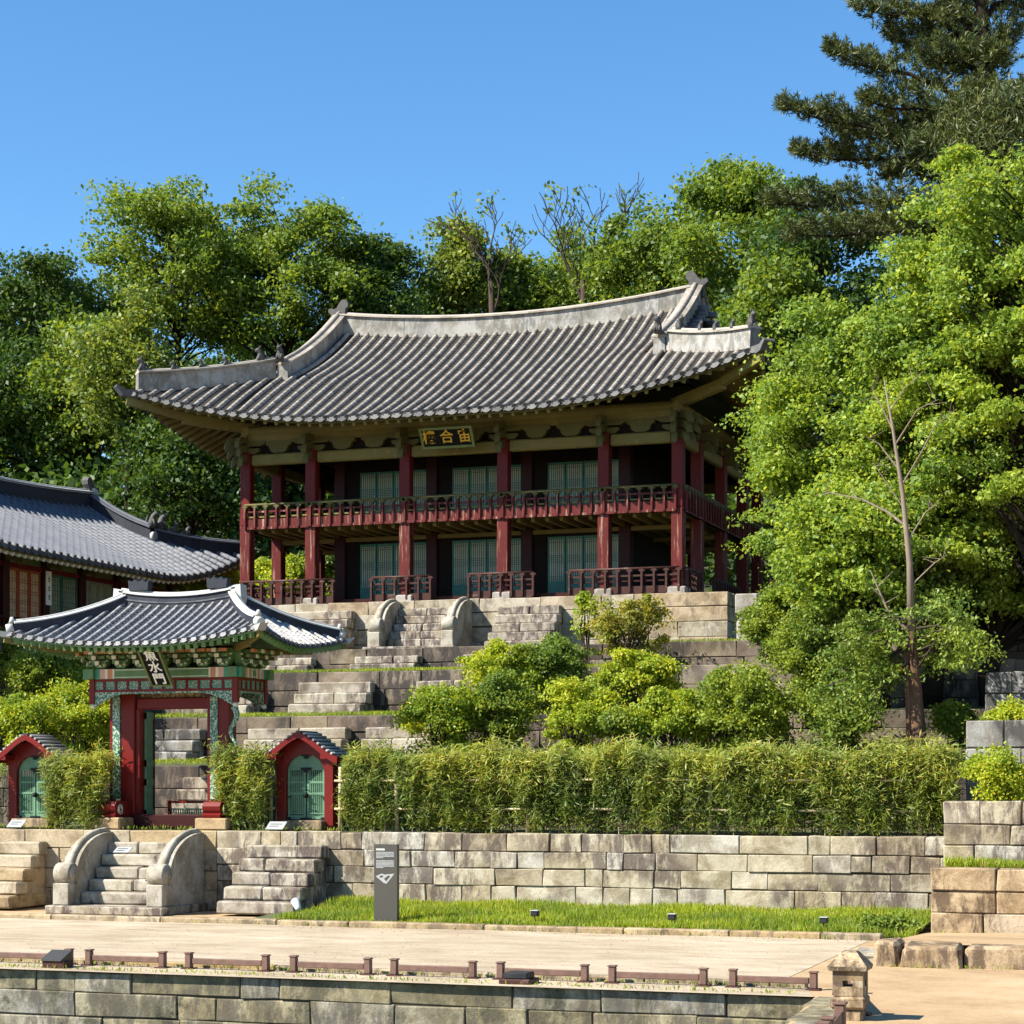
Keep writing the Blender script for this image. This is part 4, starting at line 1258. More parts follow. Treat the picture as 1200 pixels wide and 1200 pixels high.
# round rafter ends painted pale
m = MB()
for i in range(23):
    x = RX0-.35 + (RX1-RX0+.7)*i/22; p_ = GR.front(x-GRC[0], 1.05/1.95*.36, -.155)
    q = Vector(GR.tf(p_)); m.tube([q + Vector((0,.01,0)), q + Vector((0,-.02,-.006))], .045, 10)
for i in range(11):
    y = RY0-.25 + (RY1-RY0+.5)*i/10; p_ = GR.side(y-GRC[1], 1.05/1.95*.5, -.175)
    q = Vector(GR.tf(p_)); m.tube([q, q + Vector((.02,0,-.006))], .045, 10)
obj('rafter_ends', m, M['dan_pink'], groof)
gm = [M['ridge_dark'], M['lime'], M['new_end']]
N = 12
GR.ridge(groof, 'main_ridge', [(x_, 0, GR.zr + GR.rl*(x_/GR.gx)**2 - .04) for x_ in [-1.36+2.72*i/N for i in range(N+1)]], .24, .24, gm, .03, band=[(.35,.03)], ov=.02, th=.02)
for sx in (-1, 1):
    for sy in (-1, 1):
        hp = [GR.front(sx*GR.xh(t), t, .03, sy) for t in [.97*(1-i/12*.93) for i in range(13)]]
        GR.ridge(groof, 'hip_ridge', hp, .17, .15, gm, .026, ov=.012, th=.012)
        e_ = MB(GR.tf); p_ = hp[-1]; d = Vector((sx, sy*.7, 0)).normalized()
        e_.tube([p_ + Vector((0,0,.06)), p_ + d*.14 + Vector((0,0,.03))], [.11,.09], 10); e_.tube([p_ + d*.02 + Vector((0,0,.16)), p_ + d*.03 + Vector((0,0,.28))], [.075,.03], 8)
        obj('hip_end', e_, M['lime'], groof)
        tb = MB(GR.tf); tip = GR.front(sx*GR.hx, 0, -.04, sy); s_ = Vector((-d.y, d.x, 0))
        tb.prism([(-.12,-.07),(.05,-.04),(.17,.09),(.05,.07),(-.12,.05)], lambda q: tip + d*q[0] + Vector((0,0,q[1])) - s_*.09, lambda q: tip + d*q[0] + Vector((0,0,q[1])) + s_*.09)
        obj('corner_tile', tb, M['gate_tile'], groof)
    w_ = MB(GR.tf); zt = GR.zr + GR.rl
    w_.prism([(-.1,-.14),(.16,-.14),(.20,.02),(.18,.30),(-.02,.26)], lambda q: Vector((sx*(1.30+q[0]), -.14, zt+q[1])), lambda q: Vector((sx*(1.30+q[0]), .14, zt+q[1])))
    obj('ridge_cap', w_, M['lime'], groof)
    o_ = MB(GR.tf)                                         # crown-like tile stack on the ridge
    o_.prism([(-.22,0),(.22,0),(.24,.20),(.16,.17),(.10,.23),(0,.18),(-.08,.24),(-.15,.18),(-.24,.22)], lambda q: Vector((sx*.92+q[0], -.10, zt+.24+q[1])), lambda q: Vector((sx*.92+q[0], .10, zt+.24+q[1])))
    obj('ridge_finial', o_, M['ridge_dark'], groof)

# low picket barrier in the gateway
br = MB()
br.box(GX-.76, GX+.78, GY+.95, GY+1.0, GZ+.52, GZ+.57); br.box(GX-.76, GX+.78, GY+.95, GY+1.0, GZ+.05, GZ+.10)
for x_ in (GX-.76, GX+.70): br.box(x_, x_+.06, GY+.94, GY+1.01, GZ, GZ+.58)
root = thing('picket_barrier', 'low red barrier with pale pickets closing the gate opening', 'barrier', (GX, GY+.97, GZ))
obj('frame', br, M['gate_red'], root)
pk = MB()
for i in range(26): pk.box(GX-.69+i*.054, GX-.69+i*.054+.018, GY+.96, GY+.985, GZ+.10, GZ+.40)
pk.box(GX-.70, GX+.70, GY+.955, GY+.99, GZ+.38, GZ+.41)
obj('pickets', pk, M['door_green'], root)

# ------------------------------------------------------------------ small arched doors either side
def small_door(cx, label, dense):
    y = 38.0; z = 1.64
    root = thing('side_door', label, 'small gate', (cx, y, z), 'small arched side doors')
    b = MB(); b.block(cx-.46, cx+.46, y-.28, y+.22, z-.04, z+.16, .02); obj('sill_stone', b, M['warm_stone'], root)
    for sx in (-1, 1):
        p = MB(); p.block(cx+sx*.53-.105, cx+sx*.53+.105, y-.11, y+.11, z+.04, z+1.52, .015); obj('post', p, M['gate_red'], root)
    # arched head
    a = MB(); n = 14
    inner = [(.42*math.cos(math.pi*i/n), 1.14+.36*math.sin(math.pi*i/n)) for i in range(n+1)]
    outer = [(.75*math.cos(math.pi*i/n)*(1-.0*i), 1.36+.44*math.sin(math.pi*i/n)**1.3) for i in range(n+1)]
    for yv in (-.10, .08):
        for i in range(n): a.quad(*[(cx+q[0], y+yv, z+q[1]) for q in (inner[i], inner[i+1], outer[i+1], outer[i])])
    for i in range(n):
        a.quad((cx+inner[i][0], y-.10, z+inner[i][1]), (cx+inner[i+1][0], y-.10, z+inner[i+1][1]), (cx+inner[i+1][0], y+.08, z+inner[i+1][1]), (cx+inner[i][0], y+.08, z+inner[i][1]))
    obj('arch', a, M['gate_red'], root)
    # roof: curved gable with barge boards
    def rz(u): u = min(1.0, abs(u)/.86); return 1.95 - .50*(.42*u + .58*u*u*(3-2*u))
    rf = MB(); xs_ = [-.86+1.72*i/16 for i in range(17)]
    for yv0, yv1, dz in ((-.42,.40,0),): 
        for xa, xb in zip(xs_, xs_[1:]):
            rf.quad((cx+xa,y+yv0,z+rz(xa)),(cx+xb,y+yv0,z+rz(xb)),(cx+xb,y+yv1,z+rz(xb)),(cx+xa,y+yv1,z+rz(xa)), 0)
            rf.quad((cx+xa,y+yv0,z+rz(xa)-.04),(cx+xb,y+yv0,z+rz(xb)-.04),(cx+xb,y+yv1,z+rz(xb)-.04),(cx+xa,y+yv1,z+rz(xa)-.04), 0)
    # cover boards / tiles running down the slope in bands
    for k in range(1, 8):
        for sx in (-1, 1):
            u = .10*k+.03; x_ = cx+sx*u
            rf.tube([(x_, y-.44, z+rz(u)+.012), (x_, y+.42, z+rz(u)+.012)], .026, 6, 1)
    rf.box(cx-.05, cx+.05, y-.44, y+.42, z+1.91, z+1.97, 0)
    ro = obj('roof', rf, [M['new_under'], M['gate_tile']], root)
    bb = MB()
    for yv in (-.45, .41):
        for xa, xb in zip(xs_, xs_[1:]):
            h0, h1 = .13+.03*abs(xa), .13+.03*abs(xb)
            for s0 in (0, .03): bb.quad((cx+xa,y+yv+s0,z+rz(xa)-.01),(cx+xb,y+yv+s0,z+rz(xb)-.01),(cx+xb,y+yv+s0,z+rz(xb)-h1),(cx+xa,y+yv+s0,z+rz(xa)-h0))
            bb.quad((cx+xa,y+yv,z+rz(xa)-h0),(cx+xb,y+yv,z+rz(xb)-h1),(cx+xb,y+yv+.03,z+rz(xb)-h1),(cx+xa,y+yv+.03,z+rz(xa)-h0))
    for sx in (-1, 1):
        bb.box(cx+sx*.55-.06, cx+sx*.55+.06, y-.44, y+.40, z+1.40, z+1.50); bb.box(cx+sx*.80-.03, cx+sx*.80+.03, y-.44, y+.40, z+1.34, z+1.42)
    obj('barge_board', bb, M['gate_red'], ro)
    tp = MB(); n = 12
    poly = [(.42*math.cos(math.pi*i/n), 1.22+.30*math.sin(math.pi*i/n)) for i in range(n+1)]
    tp.prism(poly, lambda q: (cx+q[0], y-.03, z+q[1]), lambda q: (cx+q[0], y+.03, z+q[1])); obj('tympanum', tp, M['door_green'], root)
    ir = MB()
    for z_, w_ in ((1.46,.10),(1.18,.11),(.16,.12)): ir.box(cx-w_, cx+w_, y-.075, y-.045, z+z_, z+z_+.05); ir.box(cx-.04, cx+.04, y-.08, y-.045, z+z_-.05, z+z_+.05)
    ir.lathe((cx, y-.07, z+.66), [(.01,-.05),(.05,-.04),(.05,.04),(.01,.05)], 8)
    for sx in (-1,1): ir.box(cx+sx*.40-.07, cx+sx*.40+.07, y-.075, y-.05, z+.62, z+.645); ir.box(cx+sx*.40-.05, cx+sx*.40+.05, y-.1, y-.05, z+.14, z+.22)
    obj('ironwork', ir, M['iron'], root)
    for sx in (-1, 1):
        d = MB(); x0, x1 = sorted((cx+sx*.015, cx+sx*.415)); yy = y
        z0, z1 = z+.18, z+1.22
        d.box(x0, x0+.05, yy-.03, yy+.03, z0, z1); d.box(x1-.05, x1, yy-.03, yy+.03, z0, z1)
        for f_ in (0, .08, .48, .70, .96): 
            zz = z0+(z1-z0)*f_; d.box(x0+.05, x1-.05, yy-.03, yy+.03, zz, zz+(.10 if f_ == 0 else .045))
        d.box(x0+.05, x1-.05, yy+.0, yy+.015, z0+.05, z0+(z1-z0)*.84)
        if dense or sx < 0 or True:
            for k in range(7): 
                xx = x0+.07+(x1-x0-.14)*k/6; d.box(xx-.008, xx+.008, yy-.022, yy-.002, z0+.1, z1-.03)
        obj('door_leaf', d, M['door_green'], root)
small_door(-17.57, 'small arched green double door right of the gate, red posts, between two hedges', True)
small_door(-23.90, 'small arched green double door left of the gate, near the left edge', False)

def notice(x, y, z, w, d, label, pitch=25, yaw=0):
    m = MB(lambda p: Vector((x, y, z)) + Matrix.Rotation(R(yaw), 3, 'Z') @ Matrix.Rotation(R(pitch), 3, 'X') @ Vector(p))
    m.box(-w/2, w/2, -d/2, d/2, 0, .012)
    m2 = MB(); m2.box(x-w*.3, x-w*.3+.02, y-.01, y+.02, z-.07, z+.0); m2.box(x+w*.3-.02, x+w*.3, y-.01, y+.02, z-.07, z)
    r_ = thing('notice_plate', label, 'notice', (x, y, z-.07))
    o = obj('plate', m, M['sign_text'], r_); obj('stake', m2, M['lamp_dark'], r_)
    t_ = MB(m.tf)
    for k in range(2): t_.box(-w*.36, w*.30-.05*k, d*.12-.07*k, d*.12-.07*k+.02, .0125, .014)
    obj('print_lines', t_, M['lamp_dark'], o)
notice(-23.85, 37.15, 1.70, .36, .26, 'white notice plate lying before the left small door', 35)
notice(-17.85, 37.15, 1.70, .38, .26, 'bluish notice plate lying before the right small door', 35)
notice(-20.35, 35.45, 1.24, .34, .20, 'small notice plate standing on the gate stair', 30)
# ------------------------------------------------------------------ the long hall on the left, facing the yard of the pavilion
HC = (-34.0, 50.3)
htf = lambda p: (HC[0] - p[1], HC[1] + p[0], p[2])
hall = thing('hall', 'long low hall with slate blue tiled roof and lattice doors behind the gate, left', 'hall', (HC[0], HC[1], 6.2))
HR = Roof(9.0, 4.2, 6.9, .5, 8.72, 11.02, .32, .80, 1.15, 5.2, .22, .36, .082, htf)
hroof = HR.covering(hall, [M['new_under'], M['new_tile'], M['new_end']], sides=(1,), course=.15); hroof.name = 'roof'
HR.soffit(hroof, M['olive_dark'])
HR.rafters(hroof, M['olive'], M['dan_cream'], 1.6, 7.2, 2.6, .30, .06, sides=(1,))
hm_ = [M['ridge_dark'], M['lime']]
HR.ridge(hroof, 'main_ridge', [(x_, 0, HR.zr + HR.rl*(x_/HR.gx)**2 - .05) for x_ in [-6.9+13.8*i/16 for i in range(17)]], .36, .48, [M['ridge_dark'], M['lime'], M['lime']], .045, band=[(.9,.025)], ov=.03, th=.02)
for sy in (-1, 1):
    path = []
    for i in range(13):
        t = .985 - (.985-HR.tg+.02)*i/12
        p_ = HR.front(HR.gx-.05, t, .05, sy); p_.x = HR.gx-.05; path.append(p_)
    HR.ridge(hroof, 'gable_ridge', path, .30, .36, [M['ridge_dark'], M['new_tile']], .06)
    hp = [HR.front(HR.xh(t), t, .04, sy) for t in [(HR.tg-.02)*(1-i/10*.94) for i in range(11)]]
    HR.ridge(hroof, 'hip_ridge', hp, .28, .30, [M['ridge_dark'], M['new_tile']], .05)
    if sy < 0:
        for q, h_ in ((0.6,.55),(2.2,.36),(3.6,.34)):
            i = int(q); roof_beast(hroof, HR.tf, hp[i].lerp(hp[i+1], q-i) + Vector((0,0,.36)), (1,sy,0), M['figure'], h_)
        roof_beast(hroof, HR.tf, path[-1] + Vector((0,0,.40)), (0,-1,0), M['figure'], .5)
        for p_, d in ((path[-1], Vector((0,-1,0))), (hp[-1], Vector((1,-1,0)).normalized())):
            e_ = MB(HR.tf); e_.tube([p_ + Vector((0,0,.10)), p_ + d*.12 + Vector((0,0,.10))], .16, 10); obj('ridge_end_plug', e_, M['lime'], hroof)
finial(hroof, HR.tf, (HR.gx, 0, HR.zr+HR.rl+.42), 1, M['figure'], .85)
e_ = MB(HR.tf); e_.prism([(-.12,-.1),(.05,-.1),(.12,.55),(-.1,.60)], lambda q: Vector((HR.gx+q[0], -.22, HR.zr+HR.rl-.05+q[1])), lambda q: Vector((HR.gx+q[0], .22, HR.zr+HR.rl-.05+q[1]))); obj('ridge_end', e_, M['lime'], hroof)
gb = MB(HR.tf)
pr = [(HR.front(HR.gx, t, -.05, -1).y, HR.front(HR.gx, t, -.05, -1).z) for t in [HR.tg+(1-HR.tg)*i/8 for i in range(9)]]
gb.prism(pr + [(-a, b) for a, b in pr[::-1][1:]], lambda q: Vector((HR.gx-.4, q[0], q[1])), lambda q: Vector((HR.gx-.3, q[0], q[1])))
obj('gable', gb, M['dark_wood'], hroof)

FX = -31.4                                                  # facade plane
HY = [43.9, 46.0, 48.22, 50.24, 52.2, 54.2, 55.9, 57.5]
ZS, ZD, ZL = 7.0, 8.36, 8.46
for y in HY:
    c = MB(); c.block(FX-.15, FX+.15, y-.15, y+.15, 6.5, 9.0, .02); obj('column', c, M['dark_red'], hall)
m = MB(); m.box(FX-.09, FX+.09, 42, 57.5, ZL, ZL+.13); obj('lintel', m, M['red_paint'], hall)
m = MB(); m.box(FX-.12, FX+.12, 42, 57.5, 8.80, 9.02); obj('eave_beam', m, M['olive'], hall)
m = MB(); m.box(FX-.05, FX+.03, 42, 57.5, ZL+.13, 8.80); obj('upper_panel', m, M['board_green'], hall)
m = MB(); m.box(FX-.10, FX+.10, 42, 57.5, 6.3, ZS); obj('sill_wall', m, M['dark_red'], hall)
m = MB(); m.box(-37.2, FX-.2, 41.5, 57.4, 6.0, 9.0); obj('body', m, M['dark_wood'], hall)
m = MB(); m.block(-39, -30.2, 41, 58.3, 5.9, 6.5, .03); obj('platform', m, M['podium_stone'], hall)
M['pale_lattice'] = m_plain('pale_lattice_wood', (.24,.25,.17), 0.7)
M['pale_paper'] = m_plain('bright_door_paper', (.42,.43,.33), 0.8, 0.12)
M['orange_lattice'] = m_plain('orange_lattice_wood', (.30,.06,.02), 0.6)
def hall_panel(y0, y1, n, fr, pa, la, rows_):
    w_ = (y1-y0)/n
    for k in range(n):
        a, b = y0+w_*k+.015, y0+w_*(k+1)-.015
        f = MB()
        f.box(FX-.03, FX+.03, a, a+.05, ZS, ZL); f.box(FX-.03, FX+.03, b-.05, b, ZS, ZL)
        f.box(FX-.03, FX+.03, a+.05, b-.05, ZL-.07, ZL); f.box(FX-.03, FX+.03, a+.05, b-.05, ZS, ZS+.10)
        for j in range(1, 6): yy = a+.05+(b-a-.1)*j/6; f.box(FX-.011, FX-.003, yy-.009, yy+.009, ZS+.1, ZL-.07)
        for r_ in rows_: zz = ZS+(ZL-ZS)*r_; f.box(FX-.0115, FX-.004, a+.05, b-.05, zz-.009, zz+.009)
        o = obj('door_leaf', f, M[fr], hall)
        p_ = MB(); p_.box(FX-.02, FX-.012, a+.05, b-.05, ZS+.1, ZL-.07); obj('paper', p_, M[pa], o)
hall_panel(48.37, 50.09, 3, 'orange_lattice', 'panel_cream', None, (.2,.35,.4,.55,.6,.75,.8))
hall_panel(50.39, 52.05, 2, 'lattice', 'pale_lattice', None, (.2,.3,.4,.5,.6,.7,.8,.9))
hall_panel(52.35, 54.05, 4, 'pale_lattice', 'pale_paper', None, (.3,.34,.6,.64,.9))
hall_panel(54.35, 55.75, 3, 'pale_lattice', 'pale_paper', None, (.3,.34,.6,.64,.9))
hall_panel(56.05, 57.35, 3, 'pale_lattice', 'pale_paper', None, (.3,.34,.6,.64,.9))
rl_ = MB(); rl_.box(FX+.35, FX+.42, 44, 52.0, 7.0, 7.06); rl_.box(FX+.34, FX+.43, 44, 52.0, 6.55, 6.75)
for k in range(25): rl_.box(FX+.35, FX+.42, 44+k*.33, 44.05+k*.33, 6.55, 7.06)
obj('railing', rl_, M['dark_red'], hall)
for y in HY[2:]:
    m = MB()
    m.prism([(0,0),(.25,0),(.45,-.14),(.50,-.08),(.42,.10),(.25,.18),(0,.18)], lambda q: (FX+.12+q[0], y-.06, 8.62+q[1]), lambda q: (FX+.12+q[0], y+.06, 8.62+q[1]))
    obj('bracket', m, M['olive_dark'], hall)
# upright white tablet hung on a column
vb = MB(); vb.box(FX+.17, FX+.20, 50.12, 50.38, 7.55, 8.50)
tb = thing('name_tablet', 'narrow upright white tablet with dark characters on a hall column', 'sign', (FX+.18, 50.25, 7.55))
obj('tablet', vb, M['chalk'], tb)
vb = MB()
for z_ in (8.28, 8.02, 7.78):
    vb.box(FX+.201, FX+.206, 50.19, 50.31, z_, z_+.02); vb.box(FX+.201, FX+.206, 50.24, 50.26, z_-.08, z_+.08); vb.box(FX+.201, FX+.206, 50.20, 50.30, z_-.07, z_-.05)
obj('characters', vb, M['ink'], tb)
# ------------------------------------------------------------------ low rails along the pond
def rail_y(x0, x1, y, z, label):
    root = thing('low_rail', label, 'rail', ((x0+x1)/2, y, z), 'low timber rails round the pond')
    for x in (x0, x1):
        p = MB(); p.block(x-.046, x+.046, y-.046, y+.046, z+.02, z+.215, .010); p.block(x-.056, x+.056, y-.056, y+.056, z+.215, z+.235, .006)
        o = obj('post', p, M['fence_wood'], root)
        b = MB(); b.block(x-.09, x+.09, y-.09, y+.09, z-.01, z+.022, .006); obj('base_plate', b, M['brown_wood'], o)
    r = MB(); r.block(x0+.055, x1-.055, y-.025, y+.025, z+.075, z+.155, .008); obj('rail', r, M['fence_wood'], root)
RU = [(-17.6,-15.35,'partly hidden by the sloped lamp box'),(-15.03,-13.87,'below the gate stair'),(-13.46,-12.29,'below the right small door'),
      (-11.87,-10.78,'below the info sign'),(-10.40,-9.29,'between info sign and dark flat lamp box'),(-8.90,-7.75,'just right of the dark flat lamp box'),(-7.38,-6.18,'second from the stone lantern'),(-5.80,-4.78,'ending at the stone lantern')]
for a, b, l in RU: rail_y(a, b, 25.25, 0.0, 'low brown timber rail at the pond edge, ' + l)
def rail_seg(p0, p1, label):
    a, b = Vector((p0[0], p0[1], 0)), Vector((p1[0], p1[1], 0)); c = (a+b)/2
    root = thing('low_rail', label, 'rail', c, 'low timber rails round the pond')
    for q in (a, b):
        p = MB(); p.block(q.x-.055, q.x+.055, q.y-.055, q.y+.055, .03, .29, .012); p.block(q.x-.07, q.x+.07, q.y-.07, q.y+.07, .29, .315, .006)
        o = obj('post', p, M['fence_wood'], root)
        bb = MB(); bb.block(q.x-.11, q.x+.11, q.y-.11, q.y+.11, -.01, .03, .008); obj('base_plate', bb, M['brown_wood'], o)
    r = MB(); r.beam(a + Vector((0,0,.17)), b + Vector((0,0,.17)), .06, .11); obj('rail', r, M['fence_wood'], root)
rail_seg((-4.36,24.9), (-3.78,22.75), 'low brown rail mostly behind the stone lantern')
rail_seg((-3.72,21.1), (-3.60,19.75), 'low brown rail running towards the viewer past the stone lantern')
rail_seg((-3.57,19.35), (-3.42,18.0), 'nearest brown rail post at the bottom edge')

# stone lantern at the pond corner
LX, LY = -3.82, 22.3
lan = thing('stone_lantern', 'squat square stone lantern with hipped cap on the pond corner', 'stone lantern', (LX, LY, 0))
rg = random.Random(2)
m = MB(); m.block(LX-.15, LX+.15, LY-.15, LY+.15, -.02, .12, .02, jit=.006, rng=rg); obj('plinth', m, M['sand_stone'], lan)
m = MB(); m.block(LX-.19, LX+.19, LY-.19, LY+.19, .12, .265, .028, jit=.008, rng=rg); obj('lower_block', m, M['sand_stone'], lan)
m = MB()
h0, h1 = .268, .535
o_, i_ = .165, .055                                         # fire box pierced front to back and side to side
for x0, x1, y0, y1, z0, z1 in ((-o_,o_,-o_,o_,h0,h0+.10),(-o_,o_,-o_,o_,h1-.10,h1),(-o_,-i_,-o_,-i_,h0+.10,h1-.10),(i_,o_,-o_,-i_,h0+.10,h1-.10),(-o_,-i_,i_,o_,h0+.10,h1-.10),(i_,o_,i_,o_,h0+.10,h1-.10)):
    m.box(LX+x0, LX+x1, LY+y0, LY+y1, z0, z1)
obj('fire_box', m, M['sand_stone'], lan)
m = MB()
for (w0, z0), (w1, z1) in zip([(.18,.538),(.205,.545),(.215,.59),(.09,.735),(.07,.75)], [(.205,.545),(.215,.59),(.09,.735),(.07,.75),(.001,.752)]):
    q0 = [(LX+sx*w0, LY+sy*w0, z0) for sx, sy in ((-1,-1),(1,-1),(1,1),(-1,1))]; q1 = [(LX+sx*w1, LY+sy*w1, z1) for sx, sy in ((-1,-1),(1,-1),(1,1),(-1,1))]
    for i in range(4): m.quad(q0[i], q0[(i+1)%4], q1[(i+1)%4], q1[i])
m.quad((LX-.18,LY-.18,.538),(LX+.18,LY-.18,.538),(LX+.18,LY+.18,.538),(LX-.18,LY+.18,.538))
obj('cap', m, M['sand_stone'], lan)

# information stele
SX, SY = -14.05, 33.75
sg = thing('info_sign', 'tall grey brown metal information stele on the grass verge', 'sign', (SX, SY, 0.03))
m = MB(); m.block(SX-.225, SX+.225, SY-.05, SY+.05, .03, 1.47, .006); obj('panel', m, M['metal_grey'], sg)
m = MB(); m.block(SX-.30, SX+.30, SY-.12, SY+.12, .0, .04, .006); obj('base', m, M['plinth'], sg)
t = MB(); yf = SY-.0515
t.box(SX-.18, SX-.02, yf-.0015, yf, 1.365, 1.39); obj('title_print', t, M['chalk'], sg); t = MB()
rg = random.Random(8)
for zt, n, wmax in ((1.335, 5, .35), (1.185, 6, .35)):
    for k in range(n):
        x = SX-.18
        while x < SX-.18+wmax:
            L = rg.uniform(.02,.07); L = min(L, SX-.18+wmax-x)
            if k == n-1 and x > SX-.05: break
            t.box(x, x+L-.006, yf-.0015, yf, zt-.024*k-.016, zt-.024*k); x += L
    obj('printed_text', t, M['sign_text'], sg); t = MB()
t = MB()
P_ = [(-.19,.90),(-.07,.95),(-.02,.93),(.17,.95),(.13,.90),(.02,.77),(-.03,.78)]
t.prism(P_, lambda q: (SX+q[0], yf-.002, q[1]), lambda q: (SX+q[0], yf+.001, q[1]))
obj('map_print', t, M['sign_text'], sg)
t = MB(); t.prism([(-.12,.90),(-.06,.92),(-.04,.89),(-.10,.87)], lambda q: (SX+q[0], yf-.0035, q[1]), lambda q: (SX+q[0], yf-.001, q[1])); t.prism([(-.03,.86),(.06,.92),(.09,.90),(.01,.81)], lambda q: (SX+q[0], yf-.0035, q[1]), lambda q: (SX+q[0], yf-.001, q[1]))
obj('map_pond', t, M['metal_grey'], sg)

# lamps
def garden_lamp(x, y, z, label):
    r = thing('garden_lamp', label, 'lamp', (x, y, z), 'small lamps in the grass')
    m = MB(); m.tube([(x,y,z),(x,y,z+.17)], .012, 6); obj('stake', m, M['lamp_dark'], r)
    m = MB(); m.block(x-.065, x+.065, y-.06, y+.08, z+.17, z+.265, .012); obj('housing', m, M['lamp_dark'], r)
    m = MB(); m.box(x-.07, x+.07, y-.075, y+.085, z+.267, z+.275); obj('lid', m, M['lamp_pale'], r)
garden_lamp(-11.35, 34.0, .06, 'small dark lamp on a stake, first right of the info sign')
garden_lamp(-8.85, 33.9, .06, 'small dark lamp in the grass, below the middle of the hedge')
garden_lamp(-6.25, 33.9, .06, 'small dark lamp in the grass, nearest the yard walls')
r = thing('spotlight', 'pale grey tilted spotlight at the foot of the right front stair', 'lamp', (-16.45, 35.15, .05))
m = MB(); m.tube([(-16.45,35.15,.05),(-16.45,35.15,.24)], .02, 6); obj('stake', m, M['lamp_dark'], r)
m = MB(); m.tube([(-16.40,35.10,.16),(-16.41,35.11,.19),(-16.53,35.22,.33),(-16.54,35.23,.34)], [.04,.06,.09,.07], 12); obj('housing', m, M['lamp_pale'], r)
r = thing('lamp_box', 'brown lamp box with sloped grey lid at the pond edge', 'lamp box', (-15.30, 24.85, 0.0))
m = MB(); m.block(-15.45,-15.10, 24.70, 24.95, .0, .10, .01); obj('body', m, M['brown_wood'], r)
m = MB(); m.prism([(24.68,.105),(24.68,.12),(24.97,.24),(24.97,.105)], lambda q: (-15.46,q[0],q[1]), lambda q: (-15.14,q[0],q[1])); obj('lid', m, M['metal_grey'], r)
r = thing('lamp_box', 'dark flat lamp box on a stone slab at the pond edge', 'lamp box', (-8.5, 24.85, 0.0))
m = MB(); m.block(-8.72,-8.30, 24.65, 25.05, .0, .07, .015); obj('slab', m, M['brown_wood'], r)
m = MB(); m.block(-8.67,-8.35, 24.70, 25.0, .07, .15, .012); obj('housing', m, M['lamp_dark'], r)

# bamboo pole fence carrying the hedges
def pole_fence(x0, x1, y, z, label, step=1.0):
    r = thing('bamboo_fence', label, 'bamboo fence', ((x0+x1)/2, y, z))
    rg = random.Random(int(abs(x0)*10))
    n = max(1, int((x1-x0)/step))
    for k in range(n+1):
        x = x0 + (x1-x0)*k/n + rg.uniform(-.15,.15)*(0 < k < n)
        m = MB(); m.tube([(x, y, z-.05), (x+rg.uniform(-.03,.03), y, z+1.30+rg.uniform(-.15,.1))], [.045,.042], 8); obj('post', m, M['bamboo'], r)
    for zz in (.42, .98):
        m = MB(); m.tube([(x0-.1, y-.05, z+zz), ((x0+x1)/2, y-.055, z+zz+.02), (x1+.1, y-.05, z+zz)], .024, 6); obj('crossbar', m, M['bamboo'], r)
pole_fence(-16.6, -5.15, 37.47, 1.62, 'pale bamboo pole frame showing through the long hedge', 1.15)
pole_fence(-26.0, -24.9, 37.5, 1.62, 'bit of bamboo pole fence at the left edge beside the small door', .8)
pole_fence(-19.35, -18.35, 37.95, 1.62, 'bamboo pole in the hedge between gate and right small door', .5)

# the glimpse of another tiled-wall house behind the maples
ow = MB(); ow.box(-9.5, 2.0, 64.0, 64.3, 6.3, 9.3)
r = thing('lattice_house', 'low dark house with white lattice just glimpsed between maple leaves', 'house', (-4, 64.2, 6.3))
obj('wall', ow, M['dark_wood'], r)
m = MB()
for i in range(7): m.box(-9.3+i*.16, -9.26+i*.16, 63.94, 63.99, 7.6, 9.0)
for i in range(9): m.box(-9.35, -8.2, 63.935, 63.985, 7.6+i*.17, 7.64+i*.17)
obj('lattice', m, M['chalk'], r)
m = MB(); m.prism([(63.0,9.2),(64.2,10.2),(66,9.2)], lambda q: (-10,q[0],q[1]), lambda q: (2.5,q[0],q[1])); obj('roof', m, M['new_tile'], r)
# ------------------------------------------------------------------ plants
TH = R(19.1); CT, ST = math.cos(TH), math.sin(TH)
def sight(u, v, Y):
    """the world point at depth plane Y on the surveyed bearing (u, v)"""
    a = (u-600)/2400.0; d = Y/(CT + a*ST)
    return Vector((d*(-ST + a*CT), Y, 2.6 + (915-v)*d/2400.0))
def px(n, Y): return n*Y/0.94/2400.0

def leaves_obj(name, P, N, L, W, mat, parent, seed, fold=0.0, T=None):
    """P centres, N normals, L/W sizes: one small rhombic leaf each, in ONE mesh"""
    rs = np.random.RandomState(seed)
    n = len(P)
    if T is None:
        T = rs.normal(size=(n, 3))
    T = T - N * (T*N).sum(1, keepdims=True); T /= np.linalg.norm(T, axis=1, keepdims=True) + 1e-9
    B = np.cross(N, T)
    L = L[:, None]*.5; W = W[:, None]*.5
    V = np.empty((n, 4, 3))
    V[:,0] = P - T*L; V[:,1] = P + B*W + T*L*.15 + N*W*fold; V[:,2] = P + T*L; V[:,3] = P - B*W + T*L*.15 + N*W*fold
    V = V.reshape(-1, 3) - np.array(rootloc(parent) if parent else (0,0,0))
    me = bpy.data.meshes.new(name)
    me.vertices.add(4*n); me.loops.add(4*n); me.polygons.add(n)
    me.vertices.foreach_set('co', V.astype(np.float32).ravel())
    me.loops.foreach_set('vertex_index', np.arange(4*n, dtype=np.int32))
    me.polygons.foreach_set('loop_start', np.arange(0, 4*n, 4, dtype=np.int32))
    me.polygons.foreach_set('loop_total', np.full(n, 4, dtype=np.int32))
    me.materials.append(mat)
    me.update(calc_edges=True)
    return mesh_obj(name, me, parent)

def unit(a): return a/(np.linalg.norm(a, axis=1, keepdims=True)+1e-9)

